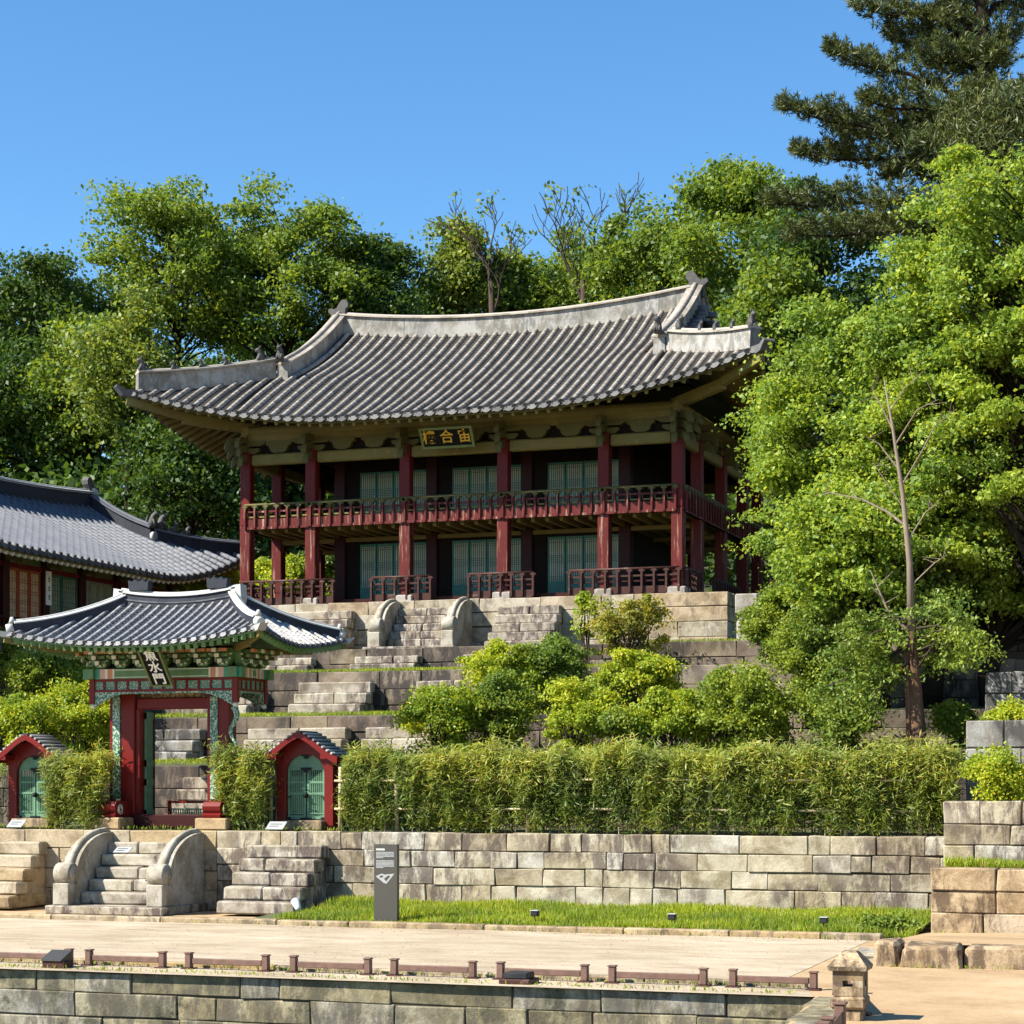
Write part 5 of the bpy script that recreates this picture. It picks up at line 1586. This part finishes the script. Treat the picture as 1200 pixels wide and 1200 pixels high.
def crown_clumps(rs, c, r, n, inner=.45, low=-.75, lump=.22):
    """clump centres: mostly near the surface of an uneven ellipsoid"""
    d = unit(rs.normal(size=(n*3, 3)))
    d = d[d[:,2] > low][:n]
    ph = rs.uniform(0, 6.28, 6)
    b = 1 + lump*np.sin(3.1*d[:,0]*2+ph[0]) * np.sin(2.7*d[:,1]*2+ph[1]) + lump*.8*np.sin(4.3*d[:,2]*2+ph[2]+3*d[:,0])
    q = inner + (1-inner)*rs.uniform(0, 1, len(d))**.45
    return np.array(c) + d*np.array(r)*(q*b)[:,None]

def clump_leaves(rs, C, cr, per, flat=.6, up=.5, out=.5, rnd=.8):
    n = len(C)
    k = (per*rs.uniform(.4, 1.5, n)).astype(int)
    idx = np.repeat(np.arange(n), k)
    d = unit(rs.normal(size=(len(idx), 3)))
    big = rs.uniform(.55, 1.45, n); rad = cr*big[idx]*(.30+.70*rs.uniform(0, 1, len(idx))**.6)
    off = d*rad[:,None]*np.stack([np.ones(n), np.ones(n), flat*rs.uniform(.7,1.5,n)],1)[idx]
    # sprays: clumps drawn out sideways and drooping at the ends
    ang = rs.uniform(0, 6.283, n); ax = np.stack([np.cos(ang), np.sin(ang), rs.uniform(-.35,.25,n)],1)[idx]
    s_ = np.clip(rs.normal(0, .6, len(idx)), -1.15, 1.15)*cr*big[idx]; off += ax*s_[:,None]; off[:,2] -= .30*s_**2/cr
    # a few rays stick out so that the outline stays ragged
    off *= (1 + .15*(rs.uniform(0,1,len(idx)) > .9))[:,None]
    P = C[idx] + off
    if n > 24:                                             # looser leaves along the twigs between neighbouring clumps
        D = ((C[:,None,:]-C[None,:,:])**2).sum(2); nb = np.argsort(D, 1)[:,1:6]
        m = int(len(idx)*.18); i = rs.randint(0, n, m); j = nb[i, rs.randint(0, nb.shape[1], m)]
        t = rs.uniform(0, 1, m)[:,None]
        P = np.vstack([P, C[i]*(1-t) + C[j]*t + rs.normal(0, .33, (m,3))*cr]); d = np.vstack([d, unit(rs.normal(size=(m,3)))])
    N = unit(d*out + np.array((0,0,up)) + rs.normal(size=d.shape)*rnd)
    return P, N

def limbs(mb, rs, base, top, tr, C, frac=1.0, bend=.25, thin=.03):
    """tapered trunk from base to top, and a bough to every clump"""
    base, top = Vector(base), Vector(top)
    n = 7; pts = []
    for i in range(n+1):
        t = i/n
        pts.append(base.lerp(top, t) + Vector((rs.uniform(-1,1), rs.uniform(-1,1), 0))*tr*.9*(0 < i))
    rad = [tr*(1.25 if i == 0 else 1.0)*(1-.8*i/n)+.02 for i in range(n+1)]
    mb.tube(pts, rad, 8)
    H = top.z - base.z
    for c in C:
        if rs.uniform() > frac: continue
        c = Vector(c)
        hd = math.hypot(c.x-base.x, c.y-base.y)
        z = min(max(c.z - hd*rs.uniform(.5, 1.1), base.z + H*.22), top.z - .02*H)
        t = (z-base.z)/H; i = min(n-1, int(t*n)); a = pts[i].lerp(pts[i+1], t*n-i)
        m = a.lerp(c, .5) + Vector((rs.uniform(-1,1)*.1*hd, rs.uniform(-1,1)*.1*hd, bend*hd*.35*rs.uniform(-.4,1)))
        r0 = max(thin, tr*(1-.8*t)*.42)
        mb.tube([a, a.lerp(m,.55) + Vector((0,0,.03*hd)), m, m.lerp(c,.55), c], [r0, r0*.75, r0*.55, r0*.35, thin*.4], 5, caps=False)

def tree(label, base, ctr, rad, nclump, cr, per, leaf, mat, seed, tr=.22, group=None, name='broadleaf_tree', cat='tree', bark='bark_dark', flat=.6, inner=.45, low=-.75, up=.5, frac=1.0, aspect=.62, extra=None, lump=.22, trunk_top=.55):
    rs = np.random.RandomState(seed)
    root = thing(name, label, cat, base, group)
    C = crown_clumps(rs, ctr, rad, nclump, inner, low, lump)
    if extra is not None: C = np.vstack([C, np.array(extra)])
    mb = MB(); limbs(mb, rs, base, (ctr[0], ctr[1], ctr[2]+rad[2]*trunk_top), tr, C, frac)
    obj('trunk', mb, M[bark], root)
    P, N = clump_leaves(rs, C, cr, per, flat, up)
    L = leaf*rs.uniform(.5, 1.5, len(P))
    leaves_obj('crown', P, N, L, L*aspect, M[mat], root, seed, .25)
    return root

# --- the wood behind: each tree by bearing of its crown, depth, radius in bearing units
def back_tree(label, u, v, Y, ru, rv, mat, seed, nclump=70, cr=.90, per=340, leaf=.185, zb=None, tr=.24, inner=.45, group='trees on the slope behind', low=-.75):
    c = sight(u, v, Y); rx, rz = px(ru, Y), px(rv, Y)
    if zb is None: zb = hz(c.x, Y) - .2
    return tree(label, (c.x, c.y, zb), tuple(c), (rx, rx*.9, rz), nclump, cr, per, leaf, M and mat, seed, tr, group, inner=inner, low=low)

BT = [
 ('broad tall tree with the highest rounded crown behind the left roof corner', 205, 330, 80, 100, 118, 'leaf_mid', 105, 100),
 ('tree of forking dark boughs rising behind the left end of the roof ridge', 335, 335, 82, 98, 102, 'leaf_mid', 102, 90),
 ('tree with green crown just left of the ridge ornament', 438, 350, 84, 62, 80, 'leaf_dark', 103, 50),
 ('loose crowned tree at the far left, dark flat topped', 48, 375, 76, 80, 85, 'leaf_dark', 104, 60),
 ('shady tree at the left edge above the hall roof', -10, 490, 72, 95, 95, 'leaf_dark', 135, 70),
 ('dark leafy tree between the far left tree and the tallest one', 105, 470, 74, 85, 85, 'leaf_mid', 106, 70),
 ('tree with pale sunlit side sprays under the left roof corner', 150, 440, 70, 48, 85, 'leaf_olive', 107, 45),
 ('deep shaded tree behind the hall ridge end', 225, 560, 70, 75, 75, 'leaf_dark', 108, 60),
 ('shaded tree seen through the left gallery of the pavilion', 345, 580, 76, 75, 90, 'leaf_dark', 109, 60),
 ('thin tree with olive leaves left of the first bare crown', 540, 320, 86, 42, 62, 'leaf_olive', 110, 34),
 ('low leafy tree peeping over the middle of the ridge', 610, 345, 88, 42, 52, 'leaf_mid', 111, 32),
 ('bushy tree over the ridge under the second bare crown', 690, 335, 88, 52, 55, 'leaf_mid', 112, 40),
 ('light green tree over the right part of the ridge', 765, 320, 84, 62, 75, 'leaf_mid', 113, 52),
 ('tall spreading tree behind the right roof end, below the pine', 872, 300, 80, 82, 100, 'leaf_mid', 114, 80),
 ('leafy tree with long limbs right behind the roof gable', 905, 390, 72, 60, 80, 'leaf_mid', 115, 50),
 ('dark tree filling the gap between gable and maple', 960, 330, 74, 70, 85, 'leaf_dark', 116, 55),
 ('dark tree deep behind the right side gallery', 900, 560, 84, 80, 90, 'leaf_dark', 117, 50),
 ('dark tree low behind the tall pair on the left', 300, 470, 90, 110, 90, 'leaf_dark', 118, 70),
 ('tree low behind the ridge middle, mostly hidden by the roof', 520, 400, 92, 90, 60, 'leaf_dark', 119, 45),
 ('tree low behind the right ridge half, mostly hidden by the roof', 720, 400, 92, 90, 60, 'leaf_dark', 120, 45),
]
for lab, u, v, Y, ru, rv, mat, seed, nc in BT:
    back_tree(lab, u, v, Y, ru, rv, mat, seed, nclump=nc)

# --- the wood further up the slope, one mass
def wood():
    rs = np.random.RandomState(150); C = []
    for k in range(520): 
        y = rs.uniform(88, 112); x = rs.uniform(-78, 14); C.append((x, y, hz(x, y) + rs.uniform(0, 9.5)))
    for k in range(170):
        y = rs.uniform(67, 76); x = rs.uniform(-62, -40); C.append((x, y, hz(x, y) + rs.uniform(0, 7)))
    for k in range(170):
        y = rs.uniform(70, 78); x = rs.uniform(-40, 10); C.append((x, y, hz(x, y) + rs.uniform(0, 5)))
    C = np.array(C); P, N = clump_leaves(rs, C, 1.5, 120, .8)
    L = .36*rs.uniform(.7,1.3,len(P)); o = leaves_obj('woodland', P, N, L, L*.65, M['leaf_dark'], None, 151, .2)
    o['kind'] = 'stuff'; o['label'] = 'dark mass of woodland low on the slope'
wood()

# --- bare crowned trees above the ridge
def bare_tree(label, u, v, Y, w, seed, leafy):
    rs = np.random.RandomState(seed)
    top = sight(u, v, Y); base = sight(u, 420, Y); base.z = hz(base.x, Y)
    root = thing('bare_tree', label, 'tree', base, 'half dead trees over the ridge')
    mb = MB(); tips = []
    def grow(p, d, L, r, lev):
        pts = [p]; q = p.copy(); dd = d.copy()
        for i in range(4):
            dd = (dd + Vector((rs.uniform(-.22,.22), rs.uniform(-.22,.22), rs.uniform(-.05,.16)))).normalized()
            q = q + dd*L/4; pts.append(q.copy())
        mb.tube(pts, [max(.016, r*(1-.17*i)) for i in range(5)], 5 if lev < 2 else 4, caps=False)
        if lev >= 4: tips.append(q); return
        for k in range(3 if lev < 4 else 2):
            s_ = pts[2 + (k % 3)]
            nd = (dd + Vector((rs.uniform(-.9,.9), rs.uniform(-.7,.7), rs.uniform(.0,.5)))).normalized()
            grow(s_.copy(), nd, L*rs.uniform(.55,.78), r*.55, lev+1)
    mid = sight(u, 330, Y)
    mb.tube([base, base.lerp(mid,.5) + Vector((.2,0,0)), mid], [.20,.15,.11], 7)
    H = (top.z - mid.z)
    for k in range(3):
        grow(mid - Vector((0,0,k*.9)), Vector((rs.uniform(-w,w), rs.uniform(-.2,.2), 1)).normalized(), H*.55, .085, 1)
    obj('trunk', mb, M['bark'], root)
    C = np.array([t for t in tips if rs.uniform() < leafy] or [tips[0]])
    P, N = clump_leaves(rs, C, .35, 9, .8)
    L = .22*rs.uniform(.7,1.3,len(P))
    leaves_obj('crown', P, N, L, L*.6, M['leaf_olive'], root, seed)
bare_tree('half bare tree with twiggy crown over the ridge middle', 575, 232, 84, .45, 201, .20)
bare_tree('wider bare twigged tree right of the ridge middle', 683, 212, 84, .55, 205, .16)

# --- maples on the right
def maple(label, u, v, Y, ru, rv, nclump, seed, mat='leaf_maple', cr=.45, per=440, leaf=.095, zb=4.2, tr=.2, low=-.9, inner=.35, name='maple_tree'):
    c = sight(u, v, Y); rx, rz = px(ru, Y), px(rv, Y)
    return tree(label, (c.x, c.y, zb), tuple(c), (rx, rx*.8, rz), nclump, cr, per, leaf, mat, seed, tr, None, name, 'tree', 'bark_dark', flat=.42, inner=inner, low=low, up=.6, aspect=.7, lump=.16)
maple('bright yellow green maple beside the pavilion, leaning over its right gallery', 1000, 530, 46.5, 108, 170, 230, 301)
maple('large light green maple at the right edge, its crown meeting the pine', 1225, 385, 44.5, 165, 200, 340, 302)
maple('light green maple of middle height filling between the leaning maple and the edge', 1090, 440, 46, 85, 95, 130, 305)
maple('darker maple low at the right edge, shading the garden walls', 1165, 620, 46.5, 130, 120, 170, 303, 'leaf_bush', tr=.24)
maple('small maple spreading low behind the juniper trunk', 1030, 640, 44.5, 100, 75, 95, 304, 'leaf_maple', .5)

# --- the big pine, top right
def pine():
    Y = 58.0; rs = np.random.RandomState(401)
    base = sight(1215, 700, Y); base.z = 6.6
    root = thing('pine_tree', 'large dark pine reaching its boughs left across the sky, top right', 'pine tree', base)
    trunk = [base, sight(1205,420,Y), sight(1180,250,Y), sight(1160,120,Y), sight(1150,0,Y), sight(1140,-110,Y)]
    mb = MB(); mb.tube(trunk, [.42,.36,.29,.22,.17,.08], 8)
    # boughs: bearing of tip, and where they leave the trunk
    B = [((925,128),(1165,215),0),((935,180),(1168,230),1.2),((975,62),(1158,150),-.8),((1010,10),(1150,60),.6),((1020,120),(1160,170),-1.6),((905,238),(1172,270),.4),((930,275),(1175,300),-1.0),
         ((1040,205),(1168,225),1.5),((1075,-20),(1145,0),0),((1045,45),(1152,90),1.8),((1090,70),(1155,110),-2.0),((1190,40),(1155,90),.5),((1210,110),(1160,150),-1),((1120,140),(1165,180),-2.4),((1000,270),(1175,300),1.6),
         ((1060,265),(1178,300),-2.2),((1215,10),(1150,30),1.2),((1110,20),(1150,60),2.2),((985,155),(1165,205),2.3),((1150,-40),(1148,10),-.6),((1235,190),(1170,230),0),((1105,200),(1172,240),2.5),((1060,-40),(1148,-40),1.0),((1180,-10),(1150,0),-1.6),((1075,150),(1160,200),.2),((1115,70),(1155,120),-.6),((1090,20),(1150,60),.4),((1140,110),(1160,160),-2.8),((1165,70),(1155,100),-2.6),((1200,150),(1165,190),-2.2)]
    PP, TT, NN = [], [], []
    for (tu, tv), (bu, bv), dy in B:
        a = sight(bu, bv, Y); b = sight(tu, tv, Y + dy)
        m = a.lerp(b, .5) + Vector((0, 0, .45)); L = (b-a).length
        q1 = a.lerp(m, .5) + Vector((0,0,.25))
        mb.tube([a, q1, m, m.lerp(b,.6) + Vector((0,0,-.12)), b], [.10,.08,.06,.035,.012], 6, caps=False)
        ax = (b-a).normalized()
        n = max(12, int(L*13.0))
        for i in range(n):
            f = .22 + .80*i/n
            c = (a.lerp(m, f*2) if f < .5 else m.lerp(b, f*2-1))
            w = .9*math.sin(math.pi*min(1, .25+f*.72))**.7 + .12
            for k in range(2):
                o = Vector((rs.uniform(-1,1)*w*.5, rs.uniform(-1,1)*w*1.1, rs.uniform(-.25,.30)*w))
                cc = c + o
                # a twig carrying tufts of needles pointing up and out
                sd = Vector((rs.uniform(-.5,.5), rs.uniform(-.8,.8), rs.uniform(.05,.5))) + ax*.55
                sd.normalize()
                for j in range(3):
                    tuft = cc + sd*(.17*j)
                    for h in range(17):
                        dv = Vector(rs.normal(size=3))*.75 + sd*.75 + Vector((0,0,.25)); dv.normalize()
                        PP.append(tuft + dv*.09); TT.append(dv); 
    PP = np.array(PP); TT = np.array(TT)
    NN = unit(np.cross(TT, rs.normal(size=TT.shape)))
    L = .23*rs.uniform(.7,1.2,len(PP))
    obj('trunk', mb, M['bark_dark'], root)
    leaves_obj('crown', PP, NN, L, L*.13, M['leaf_pine'], root, 402, 0, TT)
pine()
def pine_low(label, u, v, Y, ru, rv, seed):
    c = sight(u, v, Y); rs = np.random.RandomState(seed)
    root = thing('pine_tree', label, 'pine tree', (c.x, c.y, 5.5))
    C = crown_clumps(rs, tuple(c), (px(ru,Y), px(ru,Y)*.7, px(rv,Y)), 60, .2, -.8)
    mb = MB(); limbs(mb, rs, (c.x, c.y, 5.5), (c.x, c.y, c.z+px(rv,Y)*.8), .18, C); obj('trunk', mb, M['bark_dark'], root)
    P, N = clump_leaves(rs, C, .55, 330, .5)
    T = unit(rs.normal(size=P.shape) + np.array((0,0,.9)))
    L = .20*rs.uniform(.7,1.2,len(P)); leaves_obj('crown', P, unit(np.cross(T, rs.normal(size=P.shape))), L, L*.18, M['leaf_pine'], root, seed, 0, T)
pine_low('paler blue green pine at the right edge under the big pine', 1165, 165, 52, 62, 75, 411)

# --- the old juniper with the bleached dead top
def juniper():
    Y = 40.6; rs = np.random.RandomState(421)
    root = thing('juniper_tree', 'old juniper with a bleached bare top and stringy red brown trunk', 'juniper tree', sight(1078, 872, Y))
    mb = MB()
    tr = [sight(1078,890,Y), sight(1074,820,Y), sight(1068,740,Y), sight(1066,660,Y), sight(1058,580,Y), sight(1046,500,Y), sight(1036,445,Y)]
    mb.tube(tr[:3], [.18,.125,.085], 9, caps=False)
    mb.tube([p + Vector((-.13,.03,0)) for p in tr[:3]], [.13,.10,.07], 7)
    obj('trunk', mb, M['bark_red'], root)
    d = MB(); d.tube(tr[2:], [.085,.062,.045,.03,.010], 8)
    for pts, r in (([(1066,620),(1040,600),(1010,585),(965,576)], .035), ([(1064,740),(1040,715),(1020,668)], .045), ([(1050,520),(1075,480),(1100,468)], .02), ([(1047,505),(1030,470),(1022,455)], .02),
                   ([(1053,550),(1030,520),(1015,512)], .018), ([(1056,570),(1080,530),(1095,500),(1120,480)], .02), ([(1060,640),(1085,600),(1100,590)], .02), ([(1044,480),(1060,455),(1078,440)], .015), ([(1062,600),(1035,560),(1022,540)], .016), ([(1064,690),(1095,660),(1110,650)], .02)):
        dy = rs.uniform(-.4,.4)
        P_ = [sight(u, v, Y + dy*i/len(pts)) for i, (u, v) in enumerate(pts)]
        d.tube(P_, [r*(1-.75*i/(len(P_)-1)) for i in range(len(P_))], 5, caps=False)
        for k in range(4):
            a = P_[-2].lerp(P_[-1], rs.uniform(0,1)); d.tube([a, a + Vector((rs.uniform(-.4,.4), rs.uniform(-.3,.3), rs.uniform(-.1,.45)))], [r*.3, .004], 4, caps=False)
    obj('dead_top', d, M['dead_wood'], root)
    C = []
    for u, v, w, h, n in ((1020,750,40,20,8),(1100,735,40,16,8),(1000,800,40,25,9),(1105,775,30,16,4),(1040,725,40,12,5),(1130,760,24,14,4),(1030,775,50,20,8),(1085,706,35,10,3),(1000,845,40,15,6),(1010,765,16,40,4)):
        for k in range(n): C.append(sight(u+rs.uniform(-w,w), v+rs.uniform(-h,h), Y+rs.uniform(-1.0,1.2)))
    C = np.array(C); mb = MB()
    for c in C[::2]:
        a = sight(1069, 760+rs.uniform(-40,40), Y); c_ = Vector(c); mb.tube([a, a.lerp(c_,.5)+Vector((0,0,.12)), c_], [.03,.02,.006], 4, caps=False)
    obj('boughs', mb, M['bark'], root)
    P, N = clump_leaves(rs, C, .30, 210, .5, .5)
    L = .095*rs.uniform(.7,1.3,len(P)); leaves_obj('crown', P, N, L, L*.45, M['leaf_juniper'], root, 422)
juniper()

# --- shrubs
def shrub(label, u, v, Y, ru, rv, zb, mat, seed, n=26, cr=.30, per=260, leaf=.085, name='shrub', group=None, cat='shrub', stems=7, inner=.3, flat=.7, low=-.55):
    c = sight(u, v, Y); rx, rz = px(ru, Y), px(rv, Y); rs = np.random.RandomState(seed)
    root = thing(name, label, cat, (c.x, c.y, zb), group)
    n = int(n*1.4); cr *= .74; rx *= .80; leaf *= .86; per = int(per*1.15)
    C = crown_clumps(rs, tuple(c), (rx, min(rx*.8, 1.2), rz), n, inner, low, .16)
    q_ = int(n*.35); lowC = np.stack([c.x + rs.uniform(-.85,.85,q_)*rx, c.y + rs.uniform(-.5,.6,q_)*min(rx,1.2), zb + cr*.35 + (c.z-zb)*rs.uniform(0,1,q_)], 1); C = np.vstack([C, lowC])
    mb = MB()
    for k, q in enumerate(C[:max(stems, n//2)]):
        b = Vector((c.x + rs.uniform(-.3,.3)*rx, c.y + rs.uniform(-.2,.2), zb)); q = Vector(q)
        mb.tube([b, b.lerp(q,.5) + Vector((rs.uniform(-.1,.1), rs.uniform(-.1,.1), .05)), q], [.022,.016,.006], 4, caps=False)
    obj('stems', mb, M['bark'], root)
    P, N = clump_leaves(rs, C, cr, per, flat, .5)
    L = leaf*rs.uniform(.7,1.35,len(P)); leaves_obj('foliage', P, N, L, L*.6, M[mat], root, seed)
AZ = 'azaleas and shrubs on the terraces'
shrub('bright green azalea mound left of its row, over the hedge start', 520, 835, 41.8, 62, 34, 2.95, 'leaf_bright', 501, 40, group=AZ)
shrub('green azalea beside the leftmost mound, behind the hedge', 590, 830, 42.2, 40, 38, 2.95, 'leaf_bush', 502, 28, group=AZ)
shrub('pale green shrub climbing toward the dark upright one', 590, 790, 44.6, 55, 32, 4.12, 'leaf_bright', 503, 36, group=AZ)
shrub('upright darker shrub rising highest in the azalea bank', 648, 778, 45.0, 42, 34, 4.12, 'leaf_bush', 504, 32, group=AZ)
shrub('golden tipped azalea low in the middle of the bank', 680, 835, 41.9, 52, 34, 2.95, 'leaf_bright', 505, 36, group=AZ)
shrub('yellow green shrub under the turning bush', 745, 795, 44.2, 55, 34, 4.12, 'leaf_bright', 506, 36, group=AZ)
shrub('lime green azalea mound right of the bank middle', 785, 840, 41.8, 48, 34, 2.95, 'leaf_bright', 507, 36, group=AZ)
shrub('big airy shrub with darker stems right of the azalea bank', 870, 830, 42.0, 68, 50, 2.95, 'leaf_bush', 508, 60, group=AZ)
shrub('low green shrub in the gap between the two middle azaleas', 722, 850, 41.6, 30, 20, 2.95, 'leaf_bush', 509, 16, group=AZ)
shrub('turning yellow bush before the podium', 742, 730, 48.0, 52, 32, 5.45, 'leaf_yellow', 510, 30, .26, 110, .10, 'turning_bush', None, 'bush', 14, .35)
shrub('small pale green sapling left of the turning bush', 690, 712, 48.2, 16, 20, 5.45, 'leaf_bright', 511, 9, .22, 90, .10, 'sapling', None, 'sapling')
shrub('leafy shrub against the stone post, under the maple', 905, 735, 47.8, 35, 40, 5.5, 'leaf_bush', 512, 34, group=AZ)
shrub('dark shrub below the maple left of the juniper', 950, 760, 45.2, 48, 50, 4.2, 'leaf_bush', 513, 48, group=AZ)
shrub('shrub at the juniper foot, left side', 985, 830, 42.2, 45, 36, 2.95, 'leaf_juniper', 514, 36, group=AZ)
shrub('small leafy shrub right of the juniper foot', 1118, 845, 41.6, 18, 18, 2.95, 'leaf_bush', 515, 14, group=AZ)
shrub('small bright golden bush on the pale garden wall', 1170, 905, 37.0, 34, 24, 2.24, 'leaf_bright', 516, 22, .24, 260, .075, group=AZ)
shrub('yellowish creeper topping the rough grey wall', 1180, 838, 39.6, 26, 10, 3.66, 'leaf_bright', 517, 12, .2, 200, .075, group=AZ)
shrub('shrub lit between the maple trunk and house, mid height', 960, 690, 47.5, 60, 40, 5.0, 'leaf_maple', 518, 44, group=AZ)
shrub('large yellow green azalea mound left of the gate', 70, 842, 42.2, 85, 38, 2.95, 'leaf_bright', 521, 56, .34, 260, group=AZ)
shrub('rounded azalea cut by the left edge beyond the small door', -15, 845, 42.0, 55, 32, 2.95, 'leaf_bright', 522, 28, group=AZ)
shrub('taller grey green shrub under the gate roof left corner', 60, 785, 44.8, 62, 34, 4.12, 'leaf_bush', 523, 44, group=AZ)
shrub('shrub at the left edge below the hall railing', 0, 770, 46.5, 40, 35, 4.12, 'leaf_bush', 524, 26, group=AZ)
shrub('azalea touching the gate left post', 128, 815, 43.0, 24, 30, 2.95, 'leaf_bright', 525, 18, group=AZ)
shrub('sunlit bush between hall and pavilion', 245, 678, 59.5, 48, 22, 6.3, 'leaf_bright', 531, 34, .40, 220, .13, group=AZ)
shrub('sunlit bush behind the pavilion left gallery', 330, 675, 67.0, 50, 26, 6.4, 'leaf_bright', 532, 34, .45, 220, .15, group=AZ)
shrub('darker bush behind the pavilion gallery door', 400, 660, 70.0, 50, 34, 6.4, 'leaf_mid', 533, 34, .5, 220, .16, group=AZ)
shrub('sunlit sapling behind the pavilion right gallery', 772, 650, 68.0, 24, 30, 6.4, 'leaf_bright', 534, 16, .45, 220, .15, group=AZ)

# --- bamboo hedges
def hedge(label, x0, x1, y0, y1, z0, z1, n, seed, sparse=0.0):
    rs = np.random.RandomState(seed)
    root = thing('bamboo_hedge', label, 'hedge', ((x0+x1)/2, (y0+y1)/2, z0), 'clipped bamboo hedges')
    mb = MB()
    for k in range(int((x1-x0)*16)):
        x = rs.uniform(x0, x1); y = rs.uniform(y0+.1, y1-.1); h = z1 - z0 - rs.uniform(-.02, .35)
        mb.tube([(x,y,z0-.02),(x+rs.uniform(-.05,.05),y,z0+h*.5),(x+rs.uniform(-.12,.12),y+rs.uniform(-.1,.1),z0+h)], [.011,.010,.006], 4, caps=False)
    obj('culms', mb, M['bamboo'], root)
    # leaves: denser at the surface of the clipped block; culms lean out in tufts
    nt = n//9
    f = rs.uniform(0,1,nt)
    X = rs.uniform(x0,x1,nt); Y_ = np.where(f < .55, y0 + np.abs(rs.normal(0,.12,nt)), rs.uniform(y0,y1,nt)); Z = z0 + .08 + (z1-z0-.05)*rs.uniform(0,1,nt)**.75
    Z = np.where(f > .78, z1 - np.abs(rs.normal(0,.10,nt)), Z)
    sh = rs.uniform(0,1,nt) > .97; Z = np.where(sh, z1 + rs.uniform(0,.24,nt), Z)      # stray shoots
    Z = Z + .07*np.sin(X*2.3+1)*((Z-z0)/(z1-z0))**2 + .05*np.sin(X*5.1)*((Z-z0)/(z1-z0))**2; Y_ = Y_ + .10*np.sin(X*3.1+Z*2.2) + .07*np.sin(X*7.7+Z*3) + .05*np.sin(X*13.3-Z*4)
    if sparse:
        keep = ~((np.sin(X*1.7+.6)*np.sin(X*4.9) > 1-sparse) & (Z < z0+.65*(z1-z0)) & (Y_ < y0+.3)); X, Y_, Z = X[keep], Y_[keep], Z[keep]
    C = np.stack([X,Y_,Z],1); idx = np.repeat(np.arange(len(C)), 9)
    ax = unit(rs.normal(size=(len(C),3))*np.array((1,.8,.5)) + np.array((0,-.45,.25)))
    T = unit(ax[idx]*.5 + rs.normal(size=(len(idx),3))*.8 + np.array((0,-.1,-.02)))
    L = .15*rs.uniform(.5,1.4,len(idx))
    P = C[idx] + T*(L*.5)[:,None] + rs.normal(size=T.shape)*.06
    N = unit(rs.normal(size=T.shape)*.6 + np.array((0,-.25,.9)))
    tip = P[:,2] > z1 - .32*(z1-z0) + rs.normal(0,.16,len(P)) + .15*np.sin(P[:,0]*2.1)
    leaves_obj('foliage', P[~tip], N[~tip], L[~tip], L[~tip]*.145, M['leaf_bamboo'], root, seed, .2, T[~tip])
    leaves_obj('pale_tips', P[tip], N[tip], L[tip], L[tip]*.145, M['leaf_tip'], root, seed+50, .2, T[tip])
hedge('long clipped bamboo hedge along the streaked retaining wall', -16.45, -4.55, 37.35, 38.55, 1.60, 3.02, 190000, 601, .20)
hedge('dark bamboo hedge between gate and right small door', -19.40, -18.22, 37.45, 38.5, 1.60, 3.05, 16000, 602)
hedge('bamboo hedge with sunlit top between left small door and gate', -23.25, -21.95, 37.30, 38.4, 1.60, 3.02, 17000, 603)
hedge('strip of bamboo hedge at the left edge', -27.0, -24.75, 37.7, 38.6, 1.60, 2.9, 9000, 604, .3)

# --- grass
def grass(name, label, regions, n, h, seed):
    rs = np.random.RandomState(seed)
    A = np.array([abs(r[1]-r[0])*abs(r[3]-r[2]) for r in regions]); k = (n*A/A.sum()).astype(int)
    P = []
    for r, m in zip(regions, k):
        x = rs.uniform(r[0], r[1], m); y = rs.uniform(r[2], r[3], m)
        P.append(np.stack([x, y, np.array([r[4](a, b) for a, b in zip(x, y)])], 1))
    P = np.vstack(P); bare = np.sin(P[:,0]*2.9+P[:,1]*1.7)*np.sin(P[:,0]*.83-P[:,1]*3.1) + rs.normal(0,.35,len(P)); P = P[bare < .95]
    T = unit(rs.normal(size=P.shape)*.34 + np.array((.06,-.05,1)))
    H = h*rs.uniform(.45,1.25,len(P))*(1+.35*np.sin(P[:,0]*1.9)*np.sin(P[:,1]*2.3))
    N = unit(np.cross(T, rs.normal(size=P.shape)))
    o = leaves_obj(name, P + T*(H*.45)[:,None], N, H, np.full(len(P), .018), M['grass'], None, seed, 0, T)
    o['label'] = label; o['kind'] = 'stuff'; return o
verge = lambda x, y: .02 + (y-33.58)/3.17*.19
grass('grass', 'bright green grass on the verge below the wall', [(-16.2,-4.75,33.62,36.7,verge)], 60000, .165, 701)
bed = lambda i: (lambda x, y: TER[i][1] + .02 + .16*(y-TER[i][0]-.45)/2.5)
grass('grass', 'sunlit grass fringe along the terrace walls', [(-30,-16,40.95,43.4,bed(1)),(-30,-14,43.95,46.4,bed(2)),(-28,-14,46.95,49.4,bed(3)),(-14,-6,49.95,51.5,bed(4)),(-30,-16,37.3,37.45,lambda x,y: 1.6)], 36000, .085, 702)
grass('grass', 'grass tufts on top of the low brown yard wall', [(-4.4,3,34.8,35.4,lambda x,y: 1.14)], 7000, .16, 703)
grass('grass', 'sparse weeds along the pond bank and kerbs', [(-18,-4.9,24.55,24.75,lambda x,y: .005),(-18,-4.9,25.28,25.44,lambda x,y: .005),(-18,-5.4,33.30,33.36,lambda x,y: .005),(-4.4,-2.4,28.65,28.75,lambda x,y: 0),(-4.5,0,34.15,34.3,lambda x,y:.07)], 1500, .07, 704)
shrub('dark green weed clump at the end of the grass verge', 1040, 1085, 34.2, 32, 10, .05, 'leaf_bush', 541, 12, .18, 160, .09, 'weed_clump', None, 'weeds', low=-.2)
